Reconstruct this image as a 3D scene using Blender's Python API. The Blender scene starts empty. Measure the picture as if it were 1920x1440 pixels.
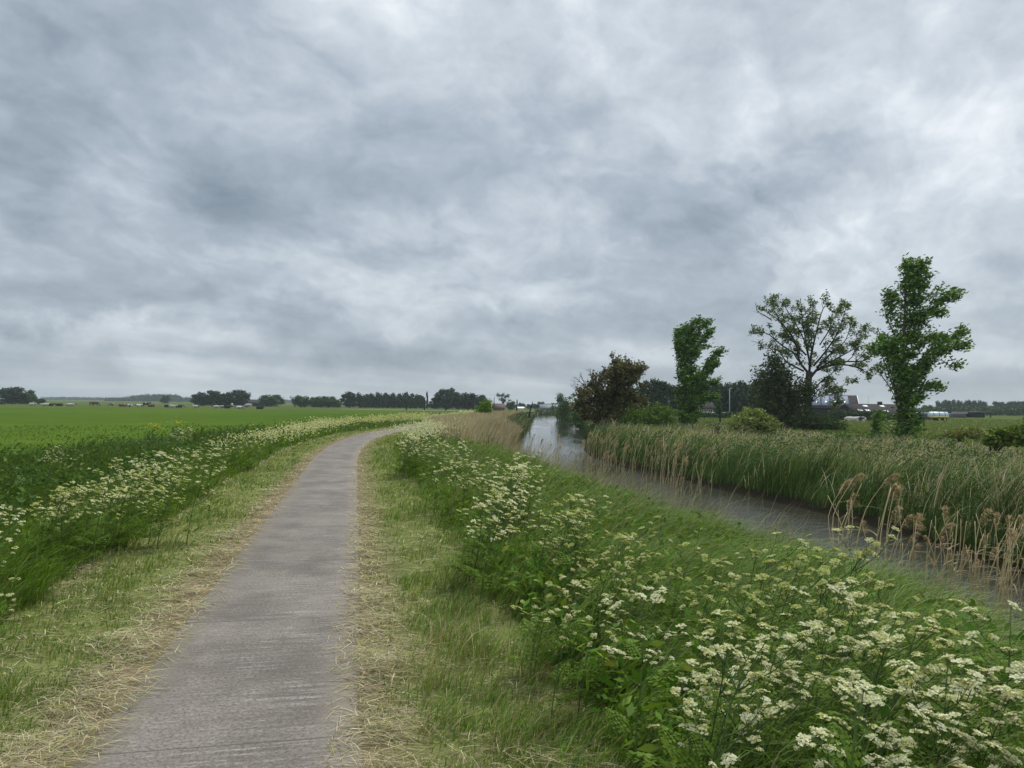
import bpy, math, random
import numpy as np
from mathutils import Vector, Matrix

SC = bpy.context.scene
COL = SC.collection
R = math.radians

# ------------------------------------------------------------------ camera
CAM_H, PITCH, ROLL, LENS = 1.9, R(1.57), R(0.70), 26.0
FPX = 1920 * LENS / 36.0                      # focal length in photograph pixels
_f = Vector((0, math.cos(PITCH), math.sin(PITCH)))
_r0 = Vector((1, 0, 0)); _u0 = _r0.cross(_f)
CR = _r0 * math.cos(ROLL) + _u0 * math.sin(ROLL)
CU = _u0 * math.cos(ROLL) - _r0 * math.sin(ROLL)
cam_d = bpy.data.cameras.new('camera')
cam_d.sensor_width = 36.0; cam_d.lens = LENS; cam_d.clip_start = 0.05; cam_d.clip_end = 6000
cam = bpy.data.objects.new('camera', cam_d); COL.objects.link(cam)
m = Matrix((CR, CU, -_f)).transposed().to_4x4(); m.translation = Vector((0, 0, CAM_H))
cam.matrix_world = m
SC.camera = cam

def ray(px, py):
    return _f + CR * ((px - 960) / FPX) + CU * ((720 - py) / FPX)

# ------------------------------------------------------------------ exposure, engine
SC.view_settings.view_transform = 'Standard'
SC.view_settings.look = 'None'
SC.view_settings.gamma = 1.0
SC.view_settings.exposure = 0.94
SC.view_settings.use_curve_mapping = False
SC.render.engine = 'CYCLES'
SC.cycles.max_bounces = 6; SC.cycles.diffuse_bounces = 2; SC.cycles.glossy_bounces = 2
SC.cycles.transmission_bounces = 3; SC.cycles.transparent_max_bounces = 6; SC.cycles.volume_bounces = 1

# ------------------------------------------------------------------ node helper
class NT:
    def __init__(s, tree): s.t = tree; s.t.nodes.clear()
    def n(s, typ, **kw):
        nd = s.t.nodes.new(typ)
        for k, v in kw.items(): setattr(nd, k, v)
        return nd
    def put(s, sock, v):
        if v is None: return
        if isinstance(v, bpy.types.NodeSocket): s.t.links.new(v, sock)
        else:
            if hasattr(sock.default_value, '__len__') and not hasattr(v, '__len__'): v = (v,) * len(sock.default_value)
            if hasattr(v, '__len__') and len(sock.default_value) == 4 and len(v) == 3: v = (*v, 1)
            sock.default_value = v
    def math(s, op, a, b=None, c=None, clamp=False):
        nd = s.n('ShaderNodeMath', operation=op, use_clamp=clamp)
        for i, v in enumerate((a, b, c)): s.put(nd.inputs[i], v)
        return nd.outputs[0]
    def vmath(s, op, a, b=None, out=0):
        nd = s.n('ShaderNodeVectorMath', operation=op)
        s.put(nd.inputs[0], a); s.put(nd.inputs[1], b)
        return nd.outputs[out]
    def scale(s, a, f):
        nd = s.n('ShaderNodeVectorMath', operation='SCALE'); s.put(nd.inputs[0], a); s.put(nd.inputs['Scale'], f)
        return nd.outputs[0]
    def noise(s, vec, scale, detail=4, rough=0.5, dist=0.0, out=0):
        nd = s.n('ShaderNodeTexNoise'); s.put(nd.inputs['Vector'], vec)
        s.put(nd.inputs['Scale'], scale); s.put(nd.inputs['Detail'], detail); s.put(nd.inputs['Roughness'], rough); s.put(nd.inputs['Distortion'], dist)
        return nd.outputs[out]
    def mix(s, f, a, b, blend='MIX'):
        nd = s.n('ShaderNodeMix', data_type='RGBA', blend_type=blend)
        s.put(nd.inputs[0], f); s.put(nd.inputs[6], a); s.put(nd.inputs[7], b)
        return nd.outputs[2]
    def ramp(s, f, stops):
        nd = s.n('ShaderNodeValToRGB'); s.put(nd.inputs[0], f)
        el = nd.color_ramp.elements
        while len(el) < len(stops): el.new(0.5)
        for e, (p, c) in zip(el, stops): e.position = p; e.color = (*c, 1) if len(c) == 3 else c
        return nd.outputs[0]
    def mapr(s, v, a, b, c, d, smooth=True):
        nd = s.n('ShaderNodeMapRange', interpolation_type='SMOOTHSTEP' if smooth else 'LINEAR')
        for i, x in enumerate((v, a, b, c, d)): s.put(nd.inputs[i], x)
        return nd.outputs[0]
    def xyz(s, v):
        nd = s.n('ShaderNodeSeparateXYZ'); s.put(nd.inputs[0], v); return nd.outputs
    def comb(s, x, y, z):
        nd = s.n('ShaderNodeCombineXYZ')
        for i, v in enumerate((x, y, z)): s.put(nd.inputs[i], v)
        return nd.outputs[0]

# ------------------------------------------------------------------ world: overcast sky
SUN_EL, SUN_AZ = R(56), R(35)        # azimuth from +Y (the view direction) towards +X
world = bpy.data.worlds.new('World'); SC.world = world; world.use_nodes = True
W = NT(world.node_tree)
tc = W.n('ShaderNodeTexCoord').outputs['Generated']
D = W.vmath('NORMALIZE', tc)
dx, dy, dz = W.xyz(D)
sky = W.n('ShaderNodeTexSky', sky_type='NISHITA', sun_disc=False)
sky.sun_elevation = SUN_EL; sky.sun_rotation = SUN_AZ; sky.air_density = 1.2; sky.dust_density = 2.0
WA = R(38)                               # direction of the cloud streets
ca, sa = math.cos(WA), math.sin(WA)
def sheet(off, st):
    """the sky projected on a cloud sheet overhead, drawn out along the wind"""
    zz = W.math('ADD', W.math('MAXIMUM', dz, 0.0), off)
    cx, cy = W.math('DIVIDE', dx, zz), W.math('DIVIDE', dy, zz)
    al = W.math('ADD', W.math('MULTIPLY', cx, sa), W.math('MULTIPLY', cy, ca))
    ac = W.math('SUBTRACT', W.math('MULTIPLY', cx, ca), W.math('MULTIPLY', cy, sa))
    return W.comb(W.math('MULTIPLY', al, st), ac, 3.7)
P = sheet(0.36, 0.85)
warp = W.vmath('SUBTRACT', W.noise(P, 1.7, 4, 0.55, 0.0, out=1), (0.5, 0.5, 0.5))
Pw = W.vmath('ADD', P, W.scale(warp, 0.75))
n1 = W.noise(Pw, 1.9, 8, 0.52, 0.0)
n2 = W.noise(W.vmath('ADD', Pw, (5, 2, 1)), 6.5, 7, 0.6, 0.0)
low = W.noise(sheet(0.075, 0.5), 0.55, 4, 0.45, 0.2)          # flat bands low over the horizon
warp2 = W.vmath('SUBTRACT', W.noise(D, 6.0, 8, 0.62, 0.0, out=1), (0.5, 0.5, 0.5))
Dw = W.vmath('ADD', D, W.scale(warp2, 0.24))
n3 = W.noise(W.vmath('MULTIPLY', W.vmath('ADD', D, W.scale(warp2, 0.10)), (1.0, 1.0, 1.7)), 3.9, 8, 0.56, 0.0)   # lumps of the cloud base
# relief: the side of each lump turned to the light is paler, its underside darker
n3b = W.noise(W.vmath('MULTIPLY', W.vmath('ADD', W.vmath('ADD', D, W.scale(warp2, 0.10)), (0.022, 0.0, 0.026)), (1.0, 1.0, 1.7)), 3.9, 8, 0.56, 0.0)
n1b = W.noise(W.vmath('ADD', Pw, (0.05, -0.07, 0.0)), 1.9, 8, 0.52, 0.0)
nlow = W.mapr(dz, 0.04, 0.22, 1.0, 0.0)
B = W.math('ADD', W.math('MULTIPLY', W.math('SUBTRACT', n1, 0.5), W.mapr(dz, 0.03, 0.2, 0.35, 0.85)), W.math('MULTIPLY', W.math('SUBTRACT', n2, 0.5), 0.20))
B = W.math('MULTIPLY_ADD', W.math('SUBTRACT', n3, 0.5), 0.40, B)
B = W.math('MULTIPLY_ADD', W.math('SUBTRACT', n3, n3b), 0.62, B)
B = W.math('MULTIPLY_ADD', W.math('SUBTRACT', n1, n1b), W.mapr(dz, 0.03, 0.2, 0.3, 1.0), B)
B = W.math('MULTIPLY_ADD', W.math('MULTIPLY', W.math('SUBTRACT', low, 0.5), nlow), 0.8, B)
# banks of cloud: (direction through photo pixel, half sizes in degrees, tilt, amount)
for px, py, ra, rb, tilt, amp in (
        (215, 325, 4.2, 2.6, 35, .34), (520, 110, 10, 5, 35, .09), (1560, 120, 20, 12, 25, .11), (1040, 280, 7, 5, 30, .10),
        (480, 560, 10, 2.2, 0, .20), (1010, 565, 11, 2.6, 5, .20), (1860, 360, 8, 12, 55, .14), (130, 625, 12, 1.8, 0, .24),
        (800, 60, 9, 7, 0, -.04), (420, 520, 12, 2, 0, .06), (1500, 235, 12, 4, 35, .08), (300, 400, 4, 6, 0, .08),
        (130, 90, 15, 8, 20, -.22), (60, 350, 7, 2.5, 10, -.14), (340, 355, 6, 3.0, -10, -.15), (660, 390, 13, 6, 10, -.12),
        (1290, 440, 9, 3.8, 22, -.28), (1500, 350, 8, 3, 25, -.16), (560, 590, 13, 2.2, -3, -.24), (40, 560, 9, 1.6, 0, -.16),
        (200, 480, 9, 2.0, 0, -.10), (1720, 600, 10, 2.2, 3, -.10), (1050, 600, 8, 1.4, 0, -.12), (900, 660, 22, 1.6, 0, -.06)):
    d0 = ray(px, py).normalized()
    e1 = Vector((0, 0, 1)).cross(d0).normalized() * -1; e2 = e1.cross(d0).normalized()
    if e2.z < 0: e2 = -e2
    t = R(tilt); a1 = e1 * math.cos(t) + e2 * math.sin(t); a2 = e2 * math.cos(t) - e1 * math.sin(t)
    va = W.vmath('DOT_PRODUCT', W.vmath('SUBTRACT', Dw, tuple(d0)), tuple(a1 / math.tan(R(ra))), out=1)
    vb = W.vmath('DOT_PRODUCT', W.vmath('SUBTRACT', Dw, tuple(d0)), tuple(a2 / math.tan(R(rb))), out=1)
    fw = W.vmath('DOT_PRODUCT', D, tuple(d0), out=1)
    q = W.math('ADD', W.math('MULTIPLY', va, va), W.math('MULTIPLY', vb, vb))
    g = W.math('EXPONENT', W.math('MULTIPLY', q, -0.75))
    g = W.math('MULTIPLY', g, W.math('GREATER_THAN', fw, 0.2))
    B = W.math('MULTIPLY_ADD', g, amp, B)
B = W.math('MULTIPLY_ADD', W.mapr(dz, 0.0, 0.5, 0.0, 1.0, False), 0.16, B)
cloud = W.ramp(W.math('ADD', W.math('MULTIPLY', B, 1.02), 0.475),
               [(0.0, (.108, .135, .166)), (0.25, (.154, .187, .223)), (0.5, (.227, .262, .300)), (0.75, (.335, .367, .402)), (1.0, (.485, .508, .528))])
cloud = W.mix(W.mapr(dz, 0.0, 0.06, 0.55, 0.0), cloud, (.235, .258, .282))     # thicker paler air low over the land
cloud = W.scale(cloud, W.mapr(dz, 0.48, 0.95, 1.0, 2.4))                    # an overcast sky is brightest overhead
bg1 = W.n('ShaderNodeBackground'); W.put(bg1.inputs[0], sky.outputs[0]); bg1.inputs[1].default_value = 0.06
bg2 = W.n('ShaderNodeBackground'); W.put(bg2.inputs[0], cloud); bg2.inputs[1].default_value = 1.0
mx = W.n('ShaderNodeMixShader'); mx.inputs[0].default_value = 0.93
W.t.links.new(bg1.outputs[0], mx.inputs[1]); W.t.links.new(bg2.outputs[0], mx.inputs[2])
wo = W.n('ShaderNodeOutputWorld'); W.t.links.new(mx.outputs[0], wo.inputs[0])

sun_d = bpy.data.lights.new('sun', 'SUN'); sun_d.energy = 1.5; sun_d.angle = R(12); sun_d.color = (1.0, .965, .91)
sun = bpy.data.objects.new('sun', sun_d); COL.objects.link(sun)
sd = Vector((math.sin(SUN_AZ) * math.cos(SUN_EL), math.cos(SUN_AZ) * math.cos(SUN_EL), math.sin(SUN_EL)))
sun.rotation_euler = sd.to_track_quat('Z', 'Y').to_euler()
sun.location = (0, 0, 60)

# ------------------------------------------------------------------ materials
def new_mat(name):
    mt = bpy.data.materials.new(name); mt.use_nodes = True
    return mt, NT(mt.node_tree)
def finish(T, shader, disp=None):
    o = T.n('ShaderNodeOutputMaterial'); T.t.links.new(shader, o.inputs[0])
def principled(T, col, rough=0.7, spec=0.3, normal=None, metal=0.0):
    p = T.n('ShaderNodeBsdfPrincipled')
    T.put(p.inputs['Base Color'], col); T.put(p.inputs['Roughness'], rough)
    T.put(p.inputs['Specular IOR Level'], spec); T.put(p.inputs['Metallic'], metal)
    if normal is not None: T.put(p.inputs['Normal'], normal)
    return p.outputs[0]
def bump(T, h, strength=0.5, dist=0.02):
    b = T.n('ShaderNodeBump'); T.put(b.inputs['Height'], h); b.inputs['Strength'].default_value = strength; b.inputs['Distance'].default_value = dist
    return b.outputs[0]
def leaf_mat(name, trans=0.25, rough=0.65, spec=0.08, tint=(1, 1, 1)):
    mt, T = new_mat(name)
    a = T.n('ShaderNodeAttribute', attribute_name='col').outputs['Color']
    a = T.mix(1.0, a, tint, 'MULTIPLY')
    p = principled(T, a, rough, spec)
    tr = T.n('ShaderNodeBsdfTranslucent'); T.put(tr.inputs[0], T.mix(1.0, a, (1.15, 1.15, .7), 'MULTIPLY'))
    x = T.n('ShaderNodeMixShader'); x.inputs[0].default_value = trans
    T.t.links.new(p, x.inputs[1]); T.t.links.new(tr.outputs[0], x.inputs[2])
    finish(T, x.outputs[0]); return mt
def noise_mat(name, c1, c2, scale=4, rough=0.8, spec=0.2, detail=5, bs=0.3, bd=0.01, metal=0.0, stretch=(1, 1, 1)):
    mt, T = new_mat(name)
    v = T.n('ShaderNodeTexCoord').outputs['Object']
    v = T.vmath('MULTIPLY', v, stretch)
    f = T.noise(v, scale, detail, 0.6)
    c = T.mix(T.mapr(f, .3, .7, 0, 1), c1, c2)
    finish(T, principled(T, c, rough, spec, bump(T, f, bs, bd), metal)); return mt

M_GRASS = leaf_mat('grass_blades', .26, .6, .10)
M_HAY = leaf_mat('dry_hay', .15, .8, .06)
M_LEAF = leaf_mat('tree_leaves', .28, .5, .14)
M_PETAL = leaf_mat('petals', .3, .7, .1)
M_REED = leaf_mat('reed_straw', .2, .7, .08)
M_BARK = noise_mat('bark', (.045, .038, .030), (.10, .088, .072), 9, .9, .1, stretch=(1, 1, .25))
M_BARKD = noise_mat('dark_bark', (.022, .018, .015), (.055, .047, .038), 9, .9, .1, stretch=(1, 1, .25))
M_GREENSTEM = noise_mat('green_stem', (.06, .12, .03), (.10, .16, .05), 20, .6, .2)

# ------------------------------------------------------------------ mesh helpers
def link(o, parent=None):
    COL.objects.link(o)
    if parent is not None: o.parent = parent
    return o
def tag(o, label=None, cat=None, group=None, kind=None):
    if label: o['label'] = label
    if cat: o['category'] = cat
    if group: o['group'] = group
    if kind: o['kind'] = kind
    return o
def empty(name, loc, rz=0.0, label=None, cat=None, group=None):
    o = bpy.data.objects.new(name, None); o.empty_display_size = 0.2
    o.location = loc; o.rotation_euler = (0, 0, rz); link(o)
    return tag(o, label, cat, group)
def np_mesh(name, V, F, col=None, mats=(), mi=None, smooth=False):
    """V (n,3); F (k,4) quads or list of arrays of equal-length faces"""
    me = bpy.data.meshes.new(name)
    V = np.asarray(V, dtype=np.float32)
    Fs = F if isinstance(F, list) else [F]
    Fs = [np.asarray(f, dtype=np.int32) for f in Fs if len(f)]
    loops = np.concatenate([f.ravel() for f in Fs]); tot = np.concatenate([np.full(len(f), f.shape[1], dtype=np.int32) for f in Fs])
    start = np.concatenate([[0], np.cumsum(tot)[:-1]]).astype(np.int32)
    me.vertices.add(len(V)); me.vertices.foreach_set('co', V.ravel())
    me.loops.add(len(loops)); me.loops.foreach_set('vertex_index', loops)
    me.polygons.add(len(tot)); me.polygons.foreach_set('loop_start', start)
    if mi is not None: me.polygons.foreach_set('material_index', np.asarray(mi, dtype=np.int32))
    if smooth: me.polygons.foreach_set('use_smooth', np.ones(len(tot), dtype=bool))
    for mt in mats: me.materials.append(mt)
    if col is not None:
        a = me.attributes.new('col', 'FLOAT_COLOR', 'POINT')
        c = np.ones((len(V), 4), dtype=np.float32); c[:, :3] = col
        a.data.foreach_set('color', c.ravel())
    me.update(calc_edges=True)
    return me
def mesh_obj(name, me, parent=None, loc=(0, 0, 0)):
    o = bpy.data.objects.new(name, me); o.location = loc
    return link(o, parent)

class MB:
    """collects boxes, tubes and cards into ONE mesh"""
    def __init__(s): s.v = []; s.q = []; s.t = []; s.c = []; s.qm = []; s.tm = []; s.nv = 0
    def add(s, V, Q=(), T=(), col=(1, 1, 1), m=0):
        V = np.asarray(V, dtype=float).reshape(-1, 3)
        c = np.broadcast_to(np.asarray(col, dtype=float), (len(V), 3))
        s.v.append(V); s.c.append(c)
        if len(Q): Q = np.asarray(Q, dtype=int).reshape(-1, 4) + s.nv; s.q.append(Q); s.qm.append(np.full(len(Q), m))
        if len(T): T = np.asarray(T, dtype=int).reshape(-1, 3) + s.nv; s.t.append(T); s.tm.append(np.full(len(T), m))
        s.nv += len(V); return s
    def box(s, x0, x1, y0, y1, z0, z1, col=(1, 1, 1), m=0, M=None):
        V = np.array([(x, y, z) for z in (z0, z1) for y in (y0, y1) for x in (x0, x1)], dtype=float)
        if M is not None: V = np.array([tuple(M @ Vector(p)) for p in V])
        return s.add(V, [(0, 2, 3, 1), (4, 5, 7, 6), (0, 1, 5, 4), (2, 6, 7, 3), (0, 4, 6, 2), (1, 3, 7, 5)], (), col, m)
    def tube(s, pts, rad, sides=6, col=(1, 1, 1), m=0, cap=True, flat=None):
        pts = np.asarray(pts, dtype=float); n = len(pts); rad = np.broadcast_to(np.asarray(rad, dtype=float), (n,))
        tan = np.gradient(pts, axis=0); tan /= np.linalg.norm(tan, axis=1)[:, None] + 1e-9
        ref = np.array([0., 1., 0.]) if abs(tan[0][1]) < .9 else np.array([1., 0., 0.])
        V = []
        for i in range(n):
            a = np.cross(tan[i], ref); a /= np.linalg.norm(a) + 1e-9; b = np.cross(a, tan[i])
            for k in range(sides):
                th = 2 * math.pi * k / sides
                V.append(pts[i] + rad[i] * (math.cos(th) * a + math.sin(th) * b * (flat if flat else 1)))
        Q = [(i * sides + k, i * sides + (k + 1) % sides, (i + 1) * sides + (k + 1) % sides, (i + 1) * sides + k) for i in range(n - 1) for k in range(sides)]
        T = []
        if cap:
            V.append(pts[0]); V.append(pts[-1]); c0 = n * sides
            T = [(c0, (k + 1) % sides, k) for k in range(sides)] + [(c0 + 1, (n - 1) * sides + k, (n - 1) * sides + (k + 1) % sides) for k in range(sides)]
        return s.add(V, Q, T, col, m)
    def mesh(s, name, mats=(), smooth=False):
        return np_mesh(name, np.concatenate(s.v), [np.concatenate(x) for x in (s.q, s.t) if x], np.concatenate(s.c), mats,
                       np.concatenate([np.concatenate(x) for x in (s.qm, s.tm) if x]), smooth)
    def build(s, name, mats, parent=None, smooth=False, loc=(0, 0, 0)):
        return mesh_obj(name, s.mesh(name, mats if isinstance(mats, (list, tuple)) else [mats], smooth), parent, loc)

def vnoise(x, y, seed=0):
    """smooth value noise in 0..1"""
    x = np.asarray(x, float); y = np.asarray(y, float)
    xi = np.floor(x).astype(np.int64); yi = np.floor(y).astype(np.int64); fx = x - xi; fy = y - yi
    fx = fx * fx * (3 - 2 * fx); fy = fy * fy * (3 - 2 * fy)
    def h(a, b):
        k = (a * 374761393 + b * 668265263 + seed * 974711) & 0x7fffffff
        k = ((k ^ (k >> 13)) * 1274126177) & 0x7fffffff
        return ((k ^ (k >> 16)) & 0xffff) / 65535.0
    return (h(xi, yi) * (1 - fx) + h(xi + 1, yi) * fx) * (1 - fy) + (h(xi, yi + 1) * (1 - fx) + h(xi + 1, yi + 1) * fx) * fy
def fbm(x, y, seed=0): return .55 * vnoise(x, y, seed) + .3 * vnoise(x * 2.1, y * 2.1, seed + 1) + .15 * vnoise(x * 4.3, y * 4.3, seed + 2)

# ------------------------------------------------------------------ plan of the place: path and river lines
_ys = np.linspace(-80, 700, 7801)
def curve(ctrl, sig):
    c = np.array(ctrl, float); v = np.interp(_ys, c[:, 0], c[:, 1])
    k = np.arange(-int(3 * sig / .1), int(3 * sig / .1) + 1) * .1; g = np.exp(-.5 * (k / sig) ** 2); g /= g.sum()
    return np.convolve(np.pad(v, len(k) // 2, mode='edge'), g, mode='valid')
_xp = curve([(-80, 15.6), (3.85, -1.50), (9.24, -2.63), (17, -4.25), (25, -5.95), (31, -7.0), (38.5, -7.95), (45, -8.3), (52, -8.1), (60, -7.5), (75, -6.0), (100, -3.2), (150, 0), (211, 3.5), (300, 30), (400, 100), (700, 300)], 2.2)
_xr = curve([(-80, 10), (-10, 9.0), (0, 9.0), (9, 8.9), (12.5, 9.2), (19.6, 9.0), (29, 6.8), (36, 5.1), (45, 4.5), (57, 5.75), (75, 7.3), (100, 9.4), (150, 11.6), (205, 14), (240, 24), (300, 60), (400, 130), (700, 330)], 2.2)
_wd = curve([(-80, 3), (0, 3.4), (8, 3.8), (10.5, 4.6), (13.5, 5.9), (20, 7.0), (29, 6.2), (40, 5.5), (60, 5.8), (100, 7.6), (200, 7.8), (700, 8)], 4)
def XP(y): return np.interp(y, _ys, _xp)
def XR(y): return np.interp(y, _ys, _xr)
def XL(y): return np.interp(y, _ys, _xr - _wd)
WATER_Z, HALF = -1.0, 0.72
def ground_h(x, y, rough=True):
    x = np.asarray(x, float); y = np.asarray(y, float)
    u = x - XP(y); w = x - XL(y); v = x - XR(y)
    left = np.interp(u, [-60, -14, -10, -7.5, -5, -3.2, -2.2, -.8, 0], [-.3, -.3, -.45, -.75, -.38, -.12, 0, 0, -.04])
    near = np.interp(w, [-2.4, -1.3, -.3, .5, 1.3], [0, -.12, -.65, -1.2, -1.5]) + np.interp(u, [0, .9, 2], [-.04, 0, 0])
    far = np.interp(v, [-1.3, -.5, 0, .8, 2.5, 8], [-1.5, -1.25, -.95, -.5, -.3, -.3])
    h = np.where(u < 0, left, np.where(v > -1.3, far, np.where(w < 1.3, near, -1.5)))
    if rough:
        k = np.where(np.abs(u) < .9, 0, 1) * np.clip(30 / (np.hypot(x, y) + 1e-3), 0, 1)
        h = h + k * (.09 * (fbm(x * .8, y * .8, 5) - .5) + .035 * (vnoise(x * 4, y * 4, 9) - .5))
    return h
def gh(x, y): return float(ground_h(x, y))
def at(px, d, py=760):
    """point on the ground at depth d seen in column px"""
    k = ray(px, py); k = k * (d / k.y); return k.x, d
def zpx(px, py, d): k = ray(px, py); return CAM_H + k.z * d / k.y
def hit(px, py, H):
    """where the sight line first comes down to H above the ground"""
    k = ray(px, py)
    for t in np.concatenate([np.arange(1.5, 20, .05), np.arange(20, 140, .25)]):
        x, y, z = k.x * t, k.y * t, CAM_H + k.z * t
        if z <= gh(x, y) + H: return x, y
    return x, y

# ------------------------------------------------------------------ ground, path, river
def smoothcol(n, c): return np.tile(np.array(c, float), (n, 1))
def build_ground():
    rows = np.concatenate([np.linspace(-60, 0, 40)[:-1], np.arange(0, 14, .25), np.geomspace(14, 3500, 150)])
    Lf = np.array([-3500, -1800, -900, -500, -300, -180, -110, -70, -45, -32, -24, -19, -16, -14, -12.5, -11, -10, -9, -8.2, -7.5, -6.8, -6, -5.4, -4.8, -4.2, -3.7, -3.2, -2.8, -2.4, -2.0, -1.6, -1.2, -.9, -.72, -.36, 0, .36, .72])
    A = np.linspace(0, 1, 9)[1:]; Bk = np.arange(-1.5, 1.4, .22); Cc = np.array([.33, .66]); Rf = np.concatenate([np.arange(-1.3, 2.6, .25), [3, 3.6, 4.3, 5, 6, 7, 8.5, 10, 12, 14.5, 17, 20, 24, 30, 38, 50, 70, 100, 150, 230, 350, 600, 1000, 1800, 3500]])
    V = []
    for y in rows:
        xp, xl, xr = float(XP(y)), float(XL(y)), float(XR(y))
        a0, a1 = xp + .72, xl - 1.5 - .22
        xs = np.concatenate([xp + Lf, a0 + A * (a1 - a0), xl + Bk, xl + 1.3 + Cc * (xr - xl - 2.6), xr + Rf])
        V.append(np.stack([xs, np.full(len(xs), y)], 1))
    nc = len(V[0]); V = np.concatenate(V); z = ground_h(V[:, 0], V[:, 1])
    x, y = V[:, 0], V[:, 1]; u = x - XP(y); w = x - XL(y); v = x - XR(y); r = np.hypot(x, y)
    field = np.array([.060, .104, .015]); dull = np.array([.070, .098, .026]); dark = np.array([.03, .055, .016]); soil = np.array([.16, .125, .08]); mown = np.array([.13, .15, .05]); mud = np.array([.020, .018, .012]); past = np.array([.125, .160, .040])
    c = np.tile(field, (len(x), 1))
    def lay(mask, col): c[mask] = col
    lay((u < 0) & (y > 168 + 14 * vnoise(x * .02, y * 0, 3)), dull)
    lay((u > -13) & (u < 0), dark); lay((u > -3) & (u < 2.6), mown); lay(np.abs(u) < 1.0, soil * 1.15)
    lay((u > 2.6) & (w < .2), dark); lay((w >= .0) & (v < .3), mud); lay((v >= .3) & (v < 22), dark); lay(v >= 22, past)
    lay((v > 22) & (y > 190), dull)
    nr = len(rows); i = np.arange(nr - 1)[:, None] * nc + np.arange(nc - 1)[None, :]; i = i.ravel()
    F = np.stack([i, i + 1, i + nc + 1, i + nc], 1)
    mt, T = new_mat('ground_earth')
    g = T.n('ShaderNodeNewGeometry').outputs['Position']
    a = T.n('ShaderNodeAttribute', attribute_name='col').outputs['Color']
    nA = T.noise(g, .25, 6, .6); nB = T.noise(g, 6, 5, .65); nC = T.noise(T.vmath('MULTIPLY', g, (1, .35, 1)), .035, 4, .5)
    cc = T.mix(1, a, T.ramp(nB, [(.25, (.78, .80, .76)), (.75, (1.2, 1.18, 1.2))]), 'MULTIPLY')
    cc = T.mix(1, cc, T.ramp(nA, [(.3, (.82, .86, .8)), (.7, (1.2, 1.14, 1.15))]), 'MULTIPLY')
    cc = T.mix(1, cc, T.ramp(nC, [(.35, (.88, .9, .9)), (.65, (1.12, 1.08, 1.05))]), 'MULTIPLY')
    finish(T, principled(T, cc, 1.0, 0.0, bump(T, nB, .35, .04)))
    o = mesh_obj('ground', np_mesh('ground', np.column_stack([x, y, z]), F, c, [mt], smooth=True))
    tag(o, 'flat green polder land running out to the horizon', 'ground', kind='structure')

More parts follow.
